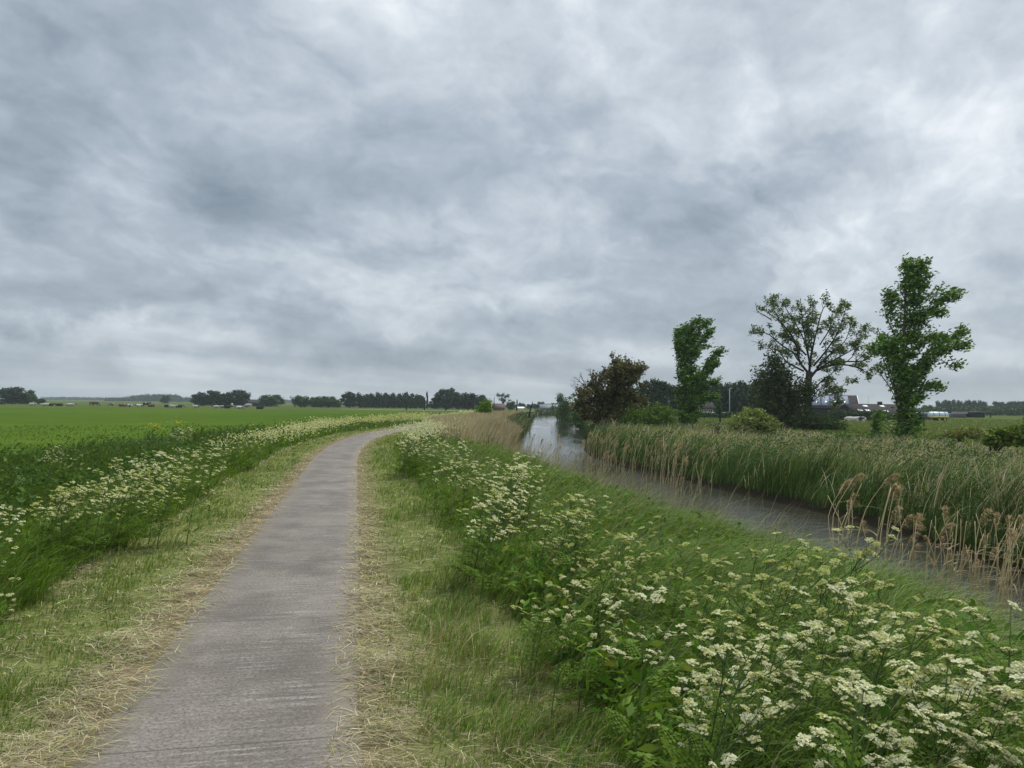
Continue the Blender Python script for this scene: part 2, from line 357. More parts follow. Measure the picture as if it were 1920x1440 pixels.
def build_path():
    ys = np.concatenate([np.arange(-30, 60, .25), np.arange(60, 320, 1.0)])
    us = np.array([-.78, -.70, -.45, -.2, 0, .2, .45, .70, .78])
    xp = XP(ys); sl = np.gradient(xp, ys); L = np.concatenate([[0], np.cumsum(np.hypot(np.diff(xp), np.diff(ys)))])
    V = []; UV = []
    for j, y in enumerate(ys):
        n = np.array([1, -sl[j]]) / math.hypot(1, sl[j])
        for u in us:
            e = .03 * (fbm(L[j] * 3.5, u * 50, 2) - .5) * 2 if abs(u) > .69 else 0
            V.append((xp[j] + n[0] * (u + e), y + n[1] * (u + e), .022 if abs(u) < .74 else -.05)); UV.append((u, L[j]))
    nc = len(us); i = (np.arange(len(ys) - 1)[:, None] * nc + np.arange(nc - 1)[None, :]).ravel(); F = np.stack([i, i + 1, i + nc + 1, i + nc], 1)
    me = np_mesh('path', V, F); uvl = me.uv_layers.new(name='UVMap')
    lv = np.zeros(len(me.loops), dtype=np.int32); me.loops.foreach_get('vertex_index', lv)
    uvl.data.foreach_set('uv', np.array(UV, dtype=np.float32)[lv].ravel())
    mt, T = new_mat('path_concrete')
    uv = T.n('ShaderNodeUVMap').outputs[0]; uu, vv, _ = T.xyz(uv)
    big = T.noise(uv, .9, 5, .6); mid = T.noise(uv, 5, 6, .65)
    st = T.noise(T.vmath('MULTIPLY', uv, (1.6, 34, 1)), 1, 5, .6)          # broom strokes across the slabs
    st2 = T.noise(T.vmath('MULTIPLY', uv, (5, 70, 1)), 1, 4, .6)
    fine = T.noise(uv, 42, 5, .75)
    base = T.mix(T.mapr(big, .36, .62, 0, 1), (.140, .124, .102), (.222, .198, .164))
    base = T.mix(T.mapr(T.noise(uv, 1.7, 5, .65), .48, .66, 0, .45), base, (.088, .075, .064))
    base = T.mix(T.mapr(mid, .4, .75, 0, .5), base, (.115, .096, .080))
    off = T.math('ABSOLUTE', T.math('SUBTRACT', uu, .22))
    wear = T.math('MULTIPLY', T.mapr(T.noise(T.vmath('MULTIPLY', uv, (2.2, 1.6, 1)), 1, 4, .6), .40, .60, .12, 1), T.mapr(off, .15, .6, 1, .35))
    lines = T.math('MULTIPLY', T.mapr(st, .47, .62, 0, 1), T.mapr(st2, .35, .6, .35, 1))
    base = T.mix(T.math('MULTIPLY', T.math('MULTIPLY', wear, lines), .62), base, (.42, .385, .355))
    base = T.mix(T.math('MULTIPLY', T.mapr(st, .30, .46, 1, 0), .32), base, (.075, .066, .062))
    vo = T.n('ShaderNodeTexVoronoi', feature='F1'); T.put(vo.inputs['Vector'], uv); vo.inputs['Scale'].default_value = 60
    pebble = T.math('MULTIPLY', T.mapr(vo.outputs['Distance'], .12, .22, 1, 0), T.math('GREATER_THAN', T.xyz(vo.outputs['Color'])[0], .55))
    base = T.mix(T.math('MULTIPLY', pebble, .55), base, (.52, .50, .47))
    base = T.mix(T.mapr(fine, .36, .60, .72, 0), base, (.065, .056, .050))
    edge = T.mapr(T.math('ADD', T.math('ABSOLUTE', uu), T.math('MULTIPLY', T.math('SUBTRACT', mid, .5), .35)), .42, .74, 0, .75)
    base = T.mix(edge, base, (.205, .175, .130))
    seam = T.math('ABSOLUTE', T.math('SUBTRACT', T.math('FRACT', T.math('MULTIPLY', T.math('ADD', vv, T.math('MULTIPLY', mid, .03)), 1 / 2.4)), .5))
    sm = T.mapr(seam, .0, .005, .6, 0)
    base = T.mix(sm, base, (.05, .047, .045))
    hgt = T.math('ADD', T.math('MULTIPLY', st, .6), T.math('ADD', T.math('MULTIPLY', fine, .4), T.math('MULTIPLY', sm, -1.5)))
    finish(T, principled(T, base, .85, .25, bump(T, hgt, .55, .008)))
    me.materials.append(mt)
    tag(mesh_obj('path', me), 'narrow grey concrete cycle path curving away along the river', 'path', kind='structure')

def build_river():
    ys = np.concatenate([np.arange(-40, 60, .5), np.arange(60, 600, 2.0)])
    V = []
    for y in ys:
        xl, xr = float(XL(y)) - .6, float(XR(y)) + .6
        for f in np.linspace(0, 1, 7): V.append((xl + f * (xr - xl), y, WATER_Z))
    i = (np.arange(len(ys) - 1)[:, None] * 7 + np.arange(6)[None, :]).ravel(); F = np.stack([i, i + 1, i + 8, i + 7], 1)
    mt, T = new_mat('river_water')
    g = T.n('ShaderNodeNewGeometry').outputs['Position']
    w1 = T.noise(T.vmath('MULTIPLY', g, (1, 1.9, 1)), 4.2, 4, .55, .4); w2 = T.noise(T.vmath('MULTIPLY', g, (1, 2.2, 1)), 17, 3, .5, .3)
    calm = T.mapr(T.noise(T.vmath('MULTIPLY', g, (.5, .10, 1)), 1.0, 3, .5), .35, .65, .15, 1)
    near = T.mapr(T.xyz(g)[1], 18, 75, 1, .16)
    w3 = T.noise(T.vmath('MULTIPLY', g, (.45, 1.3, 1)), 1.7, 3, .5, .6)
    h = T.math('MULTIPLY', T.math('MULTIPLY', T.math('ADD', T.math('MULTIPLY', w3, 1.9), T.math('ADD', w1, T.math('MULTIPLY', w2, .35))), calm), near)
    p = T.n('ShaderNodeBsdfPrincipled'); T.put(p.inputs['Base Color'], (.034, .033, .025)); p.inputs['Roughness'].default_value = .05
    p.inputs['IOR'].default_value = 1.333; T.put(p.inputs['Normal'], bump(T, h, .6, .032))
    finish(T, p.outputs[0])
    o = mesh_obj('river_water', np_mesh('river_water', V, F, None, [mt], smooth=True))
    tag(o, 'narrow grey river with rippled water reflecting the clouds', 'river', kind='structure')
build_ground(); build_path(); build_river()

# ------------------------------------------------------------------ grasses, hay, weeds, reed beds (uncountable ground cover)
RNG = np.random.default_rng(11)
def scatter(D0, r0, k, rmin, rmax, mask, a0=-47, a1=47):
    """points with D0 per square metre out to r0, thinning as (r0/r)^k beyond"""
    rr = np.geomspace(rmin, rmax, 800); dens = D0 * np.minimum(1, (r0 / rr) ** k); f = rr * dens
    cdf = np.concatenate([[0], np.cumsum(.5 * (f[1:] + f[:-1]) * np.diff(rr))]); n = int(cdf[-1] * R(a1 - a0))
    r = np.interp(RNG.random(n) * cdf[-1], cdf, rr); a = R(a0) + RNG.random(n) * R(a1 - a0)
    x, y = r * np.sin(a), r * np.cos(a)
    u, w, v = x - XP(y), x - XL(y), x - XR(y)
    keep = mask(x, y, u, w, v, r)
    return x[keep], y[keep]
def pal(n, cols, weights, sd=.18):
    cols = np.array(cols, float); wts = np.array(weights, float); wts = wts / wts.sum()
    c = cols[RNG.choice(len(cols), n, p=wts)]
    return np.clip(c * np.exp(RNG.normal(0, sd, (n, 1))) * np.exp(RNG.normal(0, .06, (n, 3))), 0, 1)
def blades(x, y, z, H, Wd, az, lean, col, droop=.25, segs=3, tipcol=None):
    """curved tapering blades; lean (n,2) is how far the tip is carried sideways"""
    n = len(x); t = np.linspace(0, 1, segs + 1)
    V = np.empty((n, segs + 1, 2, 3), dtype=np.float32); C = np.empty((n, segs + 1, 2, 3), dtype=np.float32)
    fx, fy = np.cos(az), np.sin(az)
    for i, tt in enumerate(t):
        px = x + lean[:, 0] * tt ** 1.8; py = y + lean[:, 1] * tt ** 1.8
        pz = z + H * (tt - droop * tt ** 3)
        hw = .5 * Wd * ((1 - tt) ** .6 * .92 + .08) * (1 if i else .8)
        V[:, i, 0] = np.stack([px - fx * hw, py - fy * hw, pz], 1); V[:, i, 1] = np.stack([px + fx * hw, py + fy * hw, pz], 1)
        cc = col if tipcol is None else col * (1 - tt) + tipcol * tt
        C[:, i, 0] = cc; C[:, i, 1] = cc
    b = (np.arange(n) * (segs + 1) * 2)[:, None]
    F = np.concatenate([np.concatenate([b + 2 * i, b + 2 * i + 1, b + 2 * i + 3, b + 2 * i + 2], 1) for i in range(segs)])
    return V.reshape(-1, 3), F, C.reshape(-1, 3)
def cards(P, L, Wd, col, axis=None, rng=RNG, fold=True):
    """leaf-shaped cards (rhombs) at P with random turn; axis biases the long direction"""
    n = len(P); a = rng.normal(0, 1, (n, 3))
    if axis is not None: a = a * .8 + np.asarray(axis)
    a /= np.linalg.norm(a, axis=1)[:, None]; b = np.cross(a, rng.normal(0, 1, (n, 3))); b /= np.linalg.norm(b, axis=1)[:, None] + 1e-9
    L = np.broadcast_to(L, (n,))[:, None]; Wd = np.broadcast_to(Wd, (n,))[:, None]
    V = np.stack([P - a * L * .5, P - a * L * .05 + b * Wd * .5, P + a * L * .5, P - a * L * .05 - b * Wd * .5], 1).astype(np.float32)
    F = np.arange(n * 4).reshape(n, 4)
    return V.reshape(-1, 3), F, np.repeat(col, 4, axis=0)
def join(parts):
    off = 0; V, F, C = [], [], []
    for v, f, c in parts:
        V.append(v); F.append(f + off); C.append(c); off += len(v)
    return np.concatenate(V), np.concatenate(F), np.concatenate(C)
def stuff(name, parts, mt, label, cat):
    V, F, C = join(parts)
    return tag(mesh_obj(name, np_mesh(name, V, F, C, [mt])), label, cat, kind='stuff')
def pw(r, w, px=1.0): return np.maximum(w, px * r / 740.0)
def wind(n, H, amt, sd=.5):
    d = RNG.normal(0, 1, (n, 2)) * (H * .22 * sd)[:, None] if hasattr(H, '__len__') else 0
    d[:, 0] += H * amt * RNG.uniform(.5, 1.3, n); d[:, 1] += H * amt * RNG.uniform(-.25, .25, n)
    return d
rnd = lambda n: RNG.uniform(0, math.pi, n)
LUSH = [(.088, .165, .014), (.118, .195, .018), (.165, .24, .030), (.060, .118, .016), (.17, .22, .075)]

def mown_verges():
    def mk(x, y, u, w, v, r):
        e = .25 * (fbm(x * .9, y * .9, 21) - .5) * 2; right = (u > .80) & (u < 2.25 + e) & (w < -.9); left = (u < -.80) & (u > -2.45 - e)
        patch = .62 * fbm(x * 1.5, y * 1.5, 23) + .38 * vnoise(x * 5, y * 5, 26)
        return (right | left) & (RNG.random(len(x)) < np.clip(.30 + (patch - .32) * 2.8, .12, 1)) & (RNG.random(len(x)) < np.clip((np.abs(u) - .72) / .55, .15, 1))
    x, y = scatter(2600, 4.5, 1.9, 1.8, 90, mk); n = len(x); r = np.hypot(x, y); u = x - XP(y)
    tuft = vnoise(x * 5, y * 5, 26); p = fbm(x * .9, y * .9, 25); H = (.45 + 1.1 * tuft) * (.045 + .26 * np.clip(p - .25, 0, 1)) * RNG.uniform(.5, 1.5, n) * np.clip(.35 + (np.abs(u) - .7) * .9, .4, 1.15); H[u < 0] *= .8
    q = fbm(x * 1.7, y * 1.7, 27)[:, None]
    g = pal(n, [(.16, .24, .035), (.125, .225, .03), (.20, .255, .06), (.09, .175, .028), (.15, .225, .09)], [4, 4, 3, 2, 1]); s = pal(n, [(.36, .30, .145), (.28, .25, .10), (.42, .36, .20)], [3, 3, 2])
    dry = (RNG.random(n) < np.clip(.40 - (np.abs(u) - .8) * .55 + (q[:, 0] - .5) * .9, .05, .85))[:, None]
    c = np.where(dry, s, g)
    tip = np.where(RNG.random((n, 1)) < .3, s, c)
    return [blades(x, y, ground_h(x, y) - .01, H, pw(r, .0075, .95), rnd(n), wind(n, H, .30, 1.4), c, .3, 3, tip)]

def hay():
    out = []
    def mk(x, y, u, w, v, r):
        a = np.abs(u); c = np.where(u > 0, .84, .95); wd = np.where(u > 0, .20, .26)
        edge = np.exp(-((a - c) / wd) ** 2); band2 = .22 * np.exp(-((a - 1.75) / .55) ** 2) * (u < 0) + .22 * np.exp(-((a - 1.6) / .6) ** 2) * (u > 0)
        inner = np.where(u > 0, .44, .48) + .26 * fbm(x * 2, y * 2, 33)
        rowL = 1.0 * np.exp(-((u + 2.25 + .3 * (fbm(x * .5, y * .5, 35) - .5)) / .14) ** 2) * np.clip((fbm(x * .35, y * .35, 36) - .42) * 6, 0, 1)
        p = fbm(x * 2.1, y * 2.1, 31)
        return (a > inner) & (a < 2.6) & (RNG.random(len(x)) < np.clip(edge * 1.1 + band2 + rowL, 0, 1) * np.clip((p - .18) * 4, .22, 1))
    x, y = scatter(3700, 4.5, 1.9, 1.8, 80, mk); n = len(x); r = np.hypot(x, y); u = np.abs(x - XP(y))
    ln = RNG.uniform(.06, .24, n); a = RNG.uniform(0, 2 * math.pi, n)
    a = np.where(RNG.random(n) < .45, RNG.normal(-.1, .5, n), a)
    heap = np.clip((fbm(x * 2.1, y * 2.1, 31) - .35) * .28, 0, .11) * np.clip((u - .55) * 5, 0, 1); z0 = np.where(u < .8, .024, ground_h(x, y)) + heap * RNG.random(n) + .004
    lean = np.stack([np.cos(a), np.sin(a)], 1) * ln[:, None]
    H = RNG.normal(.012, .03, n) * np.clip((u - .5) * 3, .1, 1); H = np.maximum(H, -heap * .7 + .002)
    c = pal(n, [(.41, .355, .215), (.33, .285, .165), (.24, .205, .125), (.50, .445, .29), (.27, .30, .09), (.16, .135, .09)], [4, 4, 2.5, 2, 2.6, 1.4], .22)
    t = np.linspace(0, 1, 4)
    az = a + math.pi / 2
    out.append(blades(x, y, z0, H, pw(r, .0037, .75), az + RNG.normal(0, .4, n), lean, c, .9, 3))
    return out

def tall_right():
    """lush bank between the mown strip and the water"""
    def mk(x, y, u, w, v, r):
        e = .3 * (fbm(x * .9, y * .9, 21) - .5) * 2
        return (u > 2.05 + e) & (w < .15 + .25 * vnoise(x, y, 4)) & (RNG.random(len(x)) < np.clip(.55 + (fbm(x * 1.1, y * 1.1, 41) - .35) * 1.6, .3, 1))
    x, y = scatter(1500, 6.5, 1.9, 1.6, 120, mk); n = len(x); r = np.hypot(x, y); u = x - XP(y); w = x - XL(y)
    p = fbm(x * .7, y * .7, 43)
    H = (.30 + .62 * p) * RNG.uniform(.55, 1.2, n) * np.clip(.35 + (u - 1.9) * .75, .4, 1)
    d = wind(n, H, .62, 1.0); sw = (fbm(x * .6, y * .6, 45) - .5) * 1.3; d[:, 1] += H * sw * .6
    lushp = fbm(x * .5, y * .5, 47)[:, None]
    c = pal(n, LUSH, [4, 4, 2, 2, .8]) * (.8 + .4 * lushp)
    dryp = np.clip((w + 1.2) * .25, 0, .35) + np.clip((y - 45) / 60, 0, .25); s = pal(n, [(.36, .31, .17), (.28, .25, .12)], [1, 1])
    c = np.where((RNG.random(n) < dryp + .03)[:, None], s, c)
    out = [blades(x, y, ground_h(x, y) - .02, H, pw(r, .0085, 1.0), rnd(n), d, c, .42, 4)]
    # broad-leaved herbs low among the grass
    def mk2(x, y, u, w, v, r): return (u > 2.1) & (w < -.2) & (fbm(x * .9, y * .9, 49) > .47)
    x, y = scatter(420, 6, 1.9, 1.6, 90, mk2); n = len(x); r = np.hypot(x, y)
    P = np.column_stack([x, y, ground_h(x, y) + RNG.uniform(.08, .5, n)])
    out.append(cards(P, np.maximum(RNG.uniform(.05, .14, n), r / 500), np.maximum(RNG.uniform(.02, .055, n), r / 740), pal(n, [(.07, .15, .014), (.11, .19, .018), (.16, .21, .02)], [3, 3, 1]), (.35, 0, .1)))
    # long arching blades standing out of the sward
    def mk4(x, y, u, w, v, r): return (u > 2.15) & (w < .0) & (fbm(x * .8, y * .8, 48) > .42)
    x, y = scatter(230, 6, 1.9, 1.6, 40, mk4); n = len(x); r = np.hypot(x, y); H = RNG.uniform(.5, .95, n)
    out.append(blades(x, y, ground_h(x, y), H, pw(r, .011, .9), rnd(n), wind(n, H, .85, .9), pal(n, [(.15, .23, .04), (.12, .20, .03), (.19, .25, .08)], [2, 2, 1]), .62, 5))
    # flowering grass stalks bent over by the wind
    def mk3(x, y, u, w, v, r): return (u > 2.2) & (w < .1)
    x, y = scatter(60, 7, 1.8, 1.6, 80, mk3); n = len(x); r = np.hypot(x, y); H = RNG.uniform(.65, 1.05, n)
    out.append(blades(x, y, ground_h(x, y), H, pw(r, .005, .8), rnd(n), wind(n, H, .5, .6), pal(n, [(.20, .22, .09), (.27, .25, .13), (.15, .20, .08)], [1, 1, 1]), .3, 4))
    return out

def tall_left():
    def mk(x, y, u, w, v, r):
        e = .3 * (fbm(x * .7, y * .7, 51) - .5) * 2
        return (u < -2.3 + e) & (u > -5.6) & (RNG.random(len(x)) < np.clip(.55 + (fbm(x * .9, y * .9, 53) - .35) * 1.7, .3, 1))
    x, y = scatter(1100, 8, 1.9, 2.5, 160, mk); n = len(x); r = np.hypot(x, y); u = x - XP(y)
    p = fbm(x * .6, y * .6, 55); H = (.34 + .60 * p) * RNG.uniform(.55, 1.2, n) * np.clip(.4 + (-u - 2.2) * .7, .45, 1)
    c = pal(n, LUSH, [4, 4, 1.5, 3, .4]) ; brown = pal(n, [(.17, .145, .075), (.22, .20, .09), (.13, .135, .05)], [1, 1, 1])
    c = np.where((RNG.random(n) < np.clip((fbm(x * .35, y * .35, 57) - .42) * 1.6, .04, .6) * np.clip((y - 4) / 12, .2, 1))[:, None], brown, c)
    out = [blades(x, y, ground_h(x, y) - .02, H, pw(r, .0085, 1.0), rnd(n), wind(n, H, .42, 1.1), c, .38, 4)]
    return out

def ditch_weeds():
    """dark nettles, docks and thistles along the field ditch"""
    def mk(x, y, u, w, v, r):
        lim = -13.2 + 3.0 * (fbm(x * .12, y * .12, 61) - .5) * 2
        return (u < -5.0) & (u > lim) & (RNG.random(len(x)) < np.clip((u - lim) / 3.5, .08, 1)) & (RNG.random(len(x)) < np.clip(.25 + (fbm(x * .45, y * .45, 63) - .35) * 2.4, .12, 1))
    x, y = scatter(240, 14, 1.75, 4, 220, mk, -50, 10); n = len(x); r = np.hypot(x, y)
    top = .30 + 1.0 * np.clip(fbm(x * .45, y * .45, 63) - .2, 0, 1) + .25 * np.clip(fbm(x * 1.6, y * 1.6, 65) - .4, 0, 1)
    P = np.column_stack([x, y, ground_h(x, y) + top * RNG.random(n) ** .7])
    out = [cards(P, np.maximum(RNG.uniform(.08, .20, n), r * 1.6 / 740), np.maximum(RNG.uniform(.035, .09, n), r * 1.0 / 740), pal(n, [(.050, .098, .014), (.068, .125, .017), (.085, .15, .02), (.055, .085, .02)], [3, 3, 2, 1]), (.3, 0, .15))]
    x, y = scatter(260, 12, 1.75, 4, 220, mk, -50, 10); n = len(x); r = np.hypot(x, y)
    H = .30 + .75 * fbm(x * .45, y * .45, 63) * RNG.uniform(.5, 1.2, n)
    out.append(blades(x, y, ground_h(x, y), H, pw(r, .009, 1.0), rnd(n), wind(n, H, .38, 1), pal(n, [(.06, .112, .014), (.08, .145, .017), (.10, .165, .022), (.17, .16, .06)], [3, 3, 2, .5]), .3, 3))
    return out

def field_grass():
    def mk(x, y, u, w, v, r): return (u < -11.0 + 2.5 * (fbm(x * .12, y * .12, 61) - .5) * 2)
    x, y = scatter(10, 25, 1.6, 14, 70, mk, -48, 4); n = len(x); r = np.hypot(x, y); H = RNG.uniform(.07, .2, n)
    return [blades(x, y, ground_h(x, y), H, pw(r, .010, .8), rnd(n), wind(n, H, .5, 1), pal(n, [(.070, .125, .017), (.064, .116, .016), (.078, .135, .02)], [2, 2, 1], .06), .2, 2)]

def right_bank():
    """rough reed and grass belt on the far bank"""
    def edge(y): return np.interp(y, [0, 30, 45, 60, 80, 110, 160, 220], [24, 22, 19, 12, 8, 5, 4, 4])
    def mk(x, y, u, w, v, r):
        return (v > .30 - .35 * (vnoise(x * .8, y * .8, 70))) & (v < edge(y) * (.85 + .3 * fbm(x * .2, y * .2, 71))) & (RNG.random(len(x)) < np.clip(.55 + (fbm(x * .5, y * .5, 73) - .35) * 1.5, .3, 1))
    x, y = scatter(420, 15, 1.7, 8, 260, mk, -4, 50); n = len(x); r = np.hypot(x, y); v = x - XR(y)
    p = fbm(x * .35, y * .35, 75); q = fbm(x * .8, y * .8, 76)
    cl = vnoise(x * 1.0, y * 1.0, 177); H = (.42 + .75 * p) * RNG.uniform(.5, 1.2, n) * (.55 + .85 * cl) * np.where(v < 2.0, 1.15, .95) * np.clip(1.15 - v * .018, .7, 1.2)
    green = pal(n, [(.070, .130, .028), (.09, .155, .034), (.115, .17, .05), (.055, .10, .024)], [3, 3, 2, 2])
    olive = pal(n, [(.21, .23, .085), (.26, .26, .115), (.16, .19, .065)], [1, 1, 1])
    straw = pal(n, [(.42, .36, .22), (.34, .29, .17), (.50, .44, .29)], [2, 2, 1])
    green = green * np.where(v < 1.6, .72, 1.0)[:, None] * (.72 + .55 * vnoise(x * .7 + 3, y * .7, 178))[:, None]
    k = RNG.random(n); f1 = np.clip((v - 1.0) * .2 + (p - .5) * 1.4, .04, .62); f2 = np.clip(.15 + (v - .5) * .022 + (q - .5) * 1.1 + (fbm(x * .2, y * .2, 79) - .5) * .9, .03, .5) * np.clip(v * 1.2, .15, 1)
    H = H * np.where(k < f2, 1.12, 1.0)
    c = np.where((k < f2)[:, None], straw, np.where((k < f2 + f1)[:, None], olive, green))
    out = [blades(x, y, ground_h(x, y) - .02, H, pw(r, .011, .95), rnd(n), wind(n, H, .34, 1.0), c, .16, 4)]
    x, y = scatter(230, 15, 1.7, 8, 200, lambda *a: mk(*a) & (fbm(a[0] * .5, a[1] * .5, 78) > .47), -4, 50); n = len(x); r = np.hypot(x, y)
    P = np.column_stack([x, y, ground_h(x, y) + RNG.uniform(.1, .9, n)])
    out.append(cards(P, np.maximum(RNG.uniform(.1, .26, n), r * 1.6 / 740), np.maximum(.03, r * .9 / 740), pal(n, [(.045, .095, .025), (.06, .125, .03), (.035, .07, .02)], [1, 1, 1]), (.6, 0, .2)))
    return out

def reed_bed():
    """dead straw-coloured reeds on the near bank at the bend and beyond, green young shoots in front"""
    def mk(x, y, u, w, v, r): return (w > -4.2 + 1.0 * (vnoise(x * .3, y * .3, 80) - .5) - np.clip((y - 45) * .06, 0, 3)) & (w < .35) & (y > 22) & (RNG.random(len(x)) < np.clip((y - 22) / 26, 0, 1) ** 1.3) & (u > 3.0) & (w > -4.2 * np.clip((y - 18) / 26, .15, 1))
    x, y = scatter(170, 45, 1.7, 30, 260, mk, -12, 16); n = len(x); r = np.hypot(x, y); w = x - XL(y); H = RNG.uniform(.75, 1.5, n) * np.where(w > -.7, .9, 1)
    c = pal(n, [(.43, .36, .225), (.36, .30, .18), (.50, .43, .29), (.28, .23, .135)], [3, 3, 2, 1], .15)
    g = pal(n, [(.04, .085, .022), (.055, .11, .028)], [1, 1]); far = y > 66
    gr = (w > -1.4) & (RNG.random(n) < np.where(far, .92, .30)); H[gr] *= .8
    c = np.where(gr[:, None], g, c)
    out = [blades(x, y, ground_h(x, y) - .05, H, pw(r, .012, .8), rnd(n), wind(n, H, .22, .7), c, .12, 3)]
    # green young reeds at the near water's edge
    def mk3(x, y, u, w, v, r): return (w > -.9) & (w < .25) & (y < 16) & (y > 4) & (RNG.random(len(x)) < np.clip(.2 + (fbm(x * .9, y * .9, 85) - .4) * 4, 0, 1))
    x, y = scatter(190, 10, 1.2, 5, 20, mk3, 0, 50); n = len(x); r = np.hypot(x, y); H = RNG.uniform(.5, 1.15, n)
    out.append(blades(x, y, ground_h(x, y) - .03, H, pw(r, .012, .9), rnd(n), wind(n, H, .26, .8), pal(n, [(.085, .16, .03), (.11, .18, .04), (.30, .26, .14)], [3, 2, 1]), .2, 4))
    # thin dry stems standing in the shallows nearer by
    def mk2(x, y, u, w, v, r): return (w > -1.0) & (w < .75) & (y < 40) & (y > 9.5)
    x, y = scatter(44, 20, .8, 9, 42, mk2, -8, 22); n = len(x); r = np.hypot(x, y); H = RNG.uniform(.7, 1.5, n)
    out.append(blades(x, y, np.maximum(ground_h(x, y), -1.15), H, pw(r, .006, .55), rnd(n), wind(n, H, .22, .8), pal(n, [(.36, .30, .18), (.28, .23, .13), (.22, .19, .10)], [2, 2, 1]), .12, 4))
    return out

def pasture():
    def mk(x, y, u, w, v, r): return (v > np.interp(y, [0, 45, 80, 160], [20, 17, 7, 4]))
    x, y = scatter(26, 40, 1.5, 25, 210, mk, 0, 50); n = len(x); r = np.hypot(x, y); H = RNG.uniform(.10, .38, n)
    return [blades(x, y, ground_h(x, y), H, pw(r, .012, 1.2), rnd(n), wind(n, H, .5, 1), pal(n, [(.135, .175, .04), (.12, .17, .034), (.18, .20, .065), (.22, .205, .085)], [3, 3, 1.5, .6], .14), .2, 2)]

stuff('mown_grass', mown_verges(), M_GRASS, 'short yellow green mown grass on both verges of the cycle path', 'grass')
stuff('hay_clippings', hay(), M_HAY, 'dry straw coloured mowings lying along both edges of the path', 'hay')
stuff('tall_grass', tall_right(), M_GRASS, 'lush tall grass leaning in the wind between path and river', 'grass')
stuff('verge_grass', tall_left(), M_GRASS, 'tall uncut grass beyond the mown verge, beside the field ditch', 'grass')
stuff('ditch_weeds', ditch_weeds(), M_GRASS, 'dark nettles and weeds filling the ditch beside the bright field', 'weeds')
stuff('field_grass', field_grass(), M_GRASS, 'bright green grass of the large open field', 'grass')
stuff('bank_reeds', right_bank(), M_GRASS, 'rough belt of green and straw coloured reeds on the far bank', 'reeds')
stuff('reed_bed', reed_bed(), M_REED, 'pale dead reeds at the river bend on the near bank', 'reeds')
stuff('pasture_grass', pasture(), M_GRASS, 'olive green pasture grass behind the trees across the river', 'grass')

# ------------------------------------------------------------------ trees and bushes
def unit(v): return v / (np.linalg.norm(v) + 1e-9)
def catmull(pts, n):
    p = np.array(pts, float)
    if len(p) == 2: return p[0] + (p[1] - p[0]) * np.linspace(0, 1, n)[:, None]
    q = np.vstack([2 * p[0] - p[1], p, 2 * p[-1] - p[-2]]); out = []
    for t in np.linspace(0, len(p) - 1 - 1e-6, n):
        i = int(t); f = t - i; a, b, c, d = q[i:i + 4]
        out.append(.5 * ((2 * b) + (c - a) * f + (2 * a - 5 * b + 4 * c - d) * f * f + (3 * b - a - 3 * c + d) * f ** 3))
    return np.array(out)
def grow(mb, pts, r0, r1, lv, depth, rng, twigs, wood=None, spread=.8, up=.25, wnd=.25, ratio=.5, kids=(5, 5, 4), t0=.25, wob=.06, sides=6, col=(1, 1, 1)):
    """a limb with its recursively branching side shoots; the thin ends go to twigs"""
    L = np.linalg.norm(np.diff(pts, axis=0), axis=1).sum(); n = len(pts)
    rad = np.linspace(r0, r1, n)
    mb.tube(pts, rad, max(3, sides - lv * 1), col)
    if lv >= depth:
        twigs.append((pts, L)); return
    k = kids[min(lv, len(kids) - 1)]
    for j in range(k):
        t = t0 + (1 - t0) * (j + rng.random()) / k; i = min(n - 2, int(t * (n - 1))); p0 = pts[i]; tan = unit(pts[i + 1] - pts[i])
        side = unit(np.cross(tan, rng.normal(0, 1, 3)))
        d = unit(tan * (1 - spread * .5) + side * spread + np.array([0, 0, up]) + np.array([wnd, 0, 0]))
        ln = L * ratio * (1.15 - .6 * t) * rng.uniform(.7, 1.25); m = 5
        q = [p0]; dd = d
        for _ in range(m - 1):
            dd = unit(dd + rng.normal(0, wob * 3, 3) + np.array([wnd * .25, 0, up * .25])); q.append(q[-1] + dd * ln / (m - 1))
        rr = rad[i] * .62
        grow(mb, np.array(q), rr, max(rr * .35, .004), lv + 1, depth, rng, twigs, wood, spread, up, wnd, ratio, kids, .2, wob, sides, col)
    twigs.append((pts[-2:], L * .15))
def leaf_cloud(twigs, per_m, rad, L, Wd, cols, wts, rng, axis=(.7, 0, .1), shift=(.1, 0, 0), drop=0.0, sd=.22, along=(0, 1)):
    P = []
    for pts, ln in twigs:
        if rng.random() < drop: continue
        k = rng.poisson(max(.6, per_m * ln))
        t = along[0] + (along[1] - along[0]) * rng.random(k); f = t * (len(pts) - 1); i = np.minimum(f.astype(int), len(pts) - 2); f = (f - i)[:, None]
        P.append(pts[i] * (1 - f) + pts[i + 1] * f + rng.normal(0, rad, (k, 3)) + np.array(shift) * rng.random((k, 1)))
    P = np.concatenate(P); n = len(P)
    c = np.array(cols, float)[rng.choice(len(cols), n, p=np.array(wts) / sum(wts))] * np.exp(rng.normal(0, sd, (n, 1)))
    return cards(P, L * rng.uniform(.6, 1.3, n), Wd * rng.uniform(.6, 1.3, n), np.clip(c, 0, 1), axis, rng)
def part(name, VFC, mt, parent):
    V, F, C = VFC
    return mesh_obj(name, np_mesh(name, V, F, C, [mt]), parent)

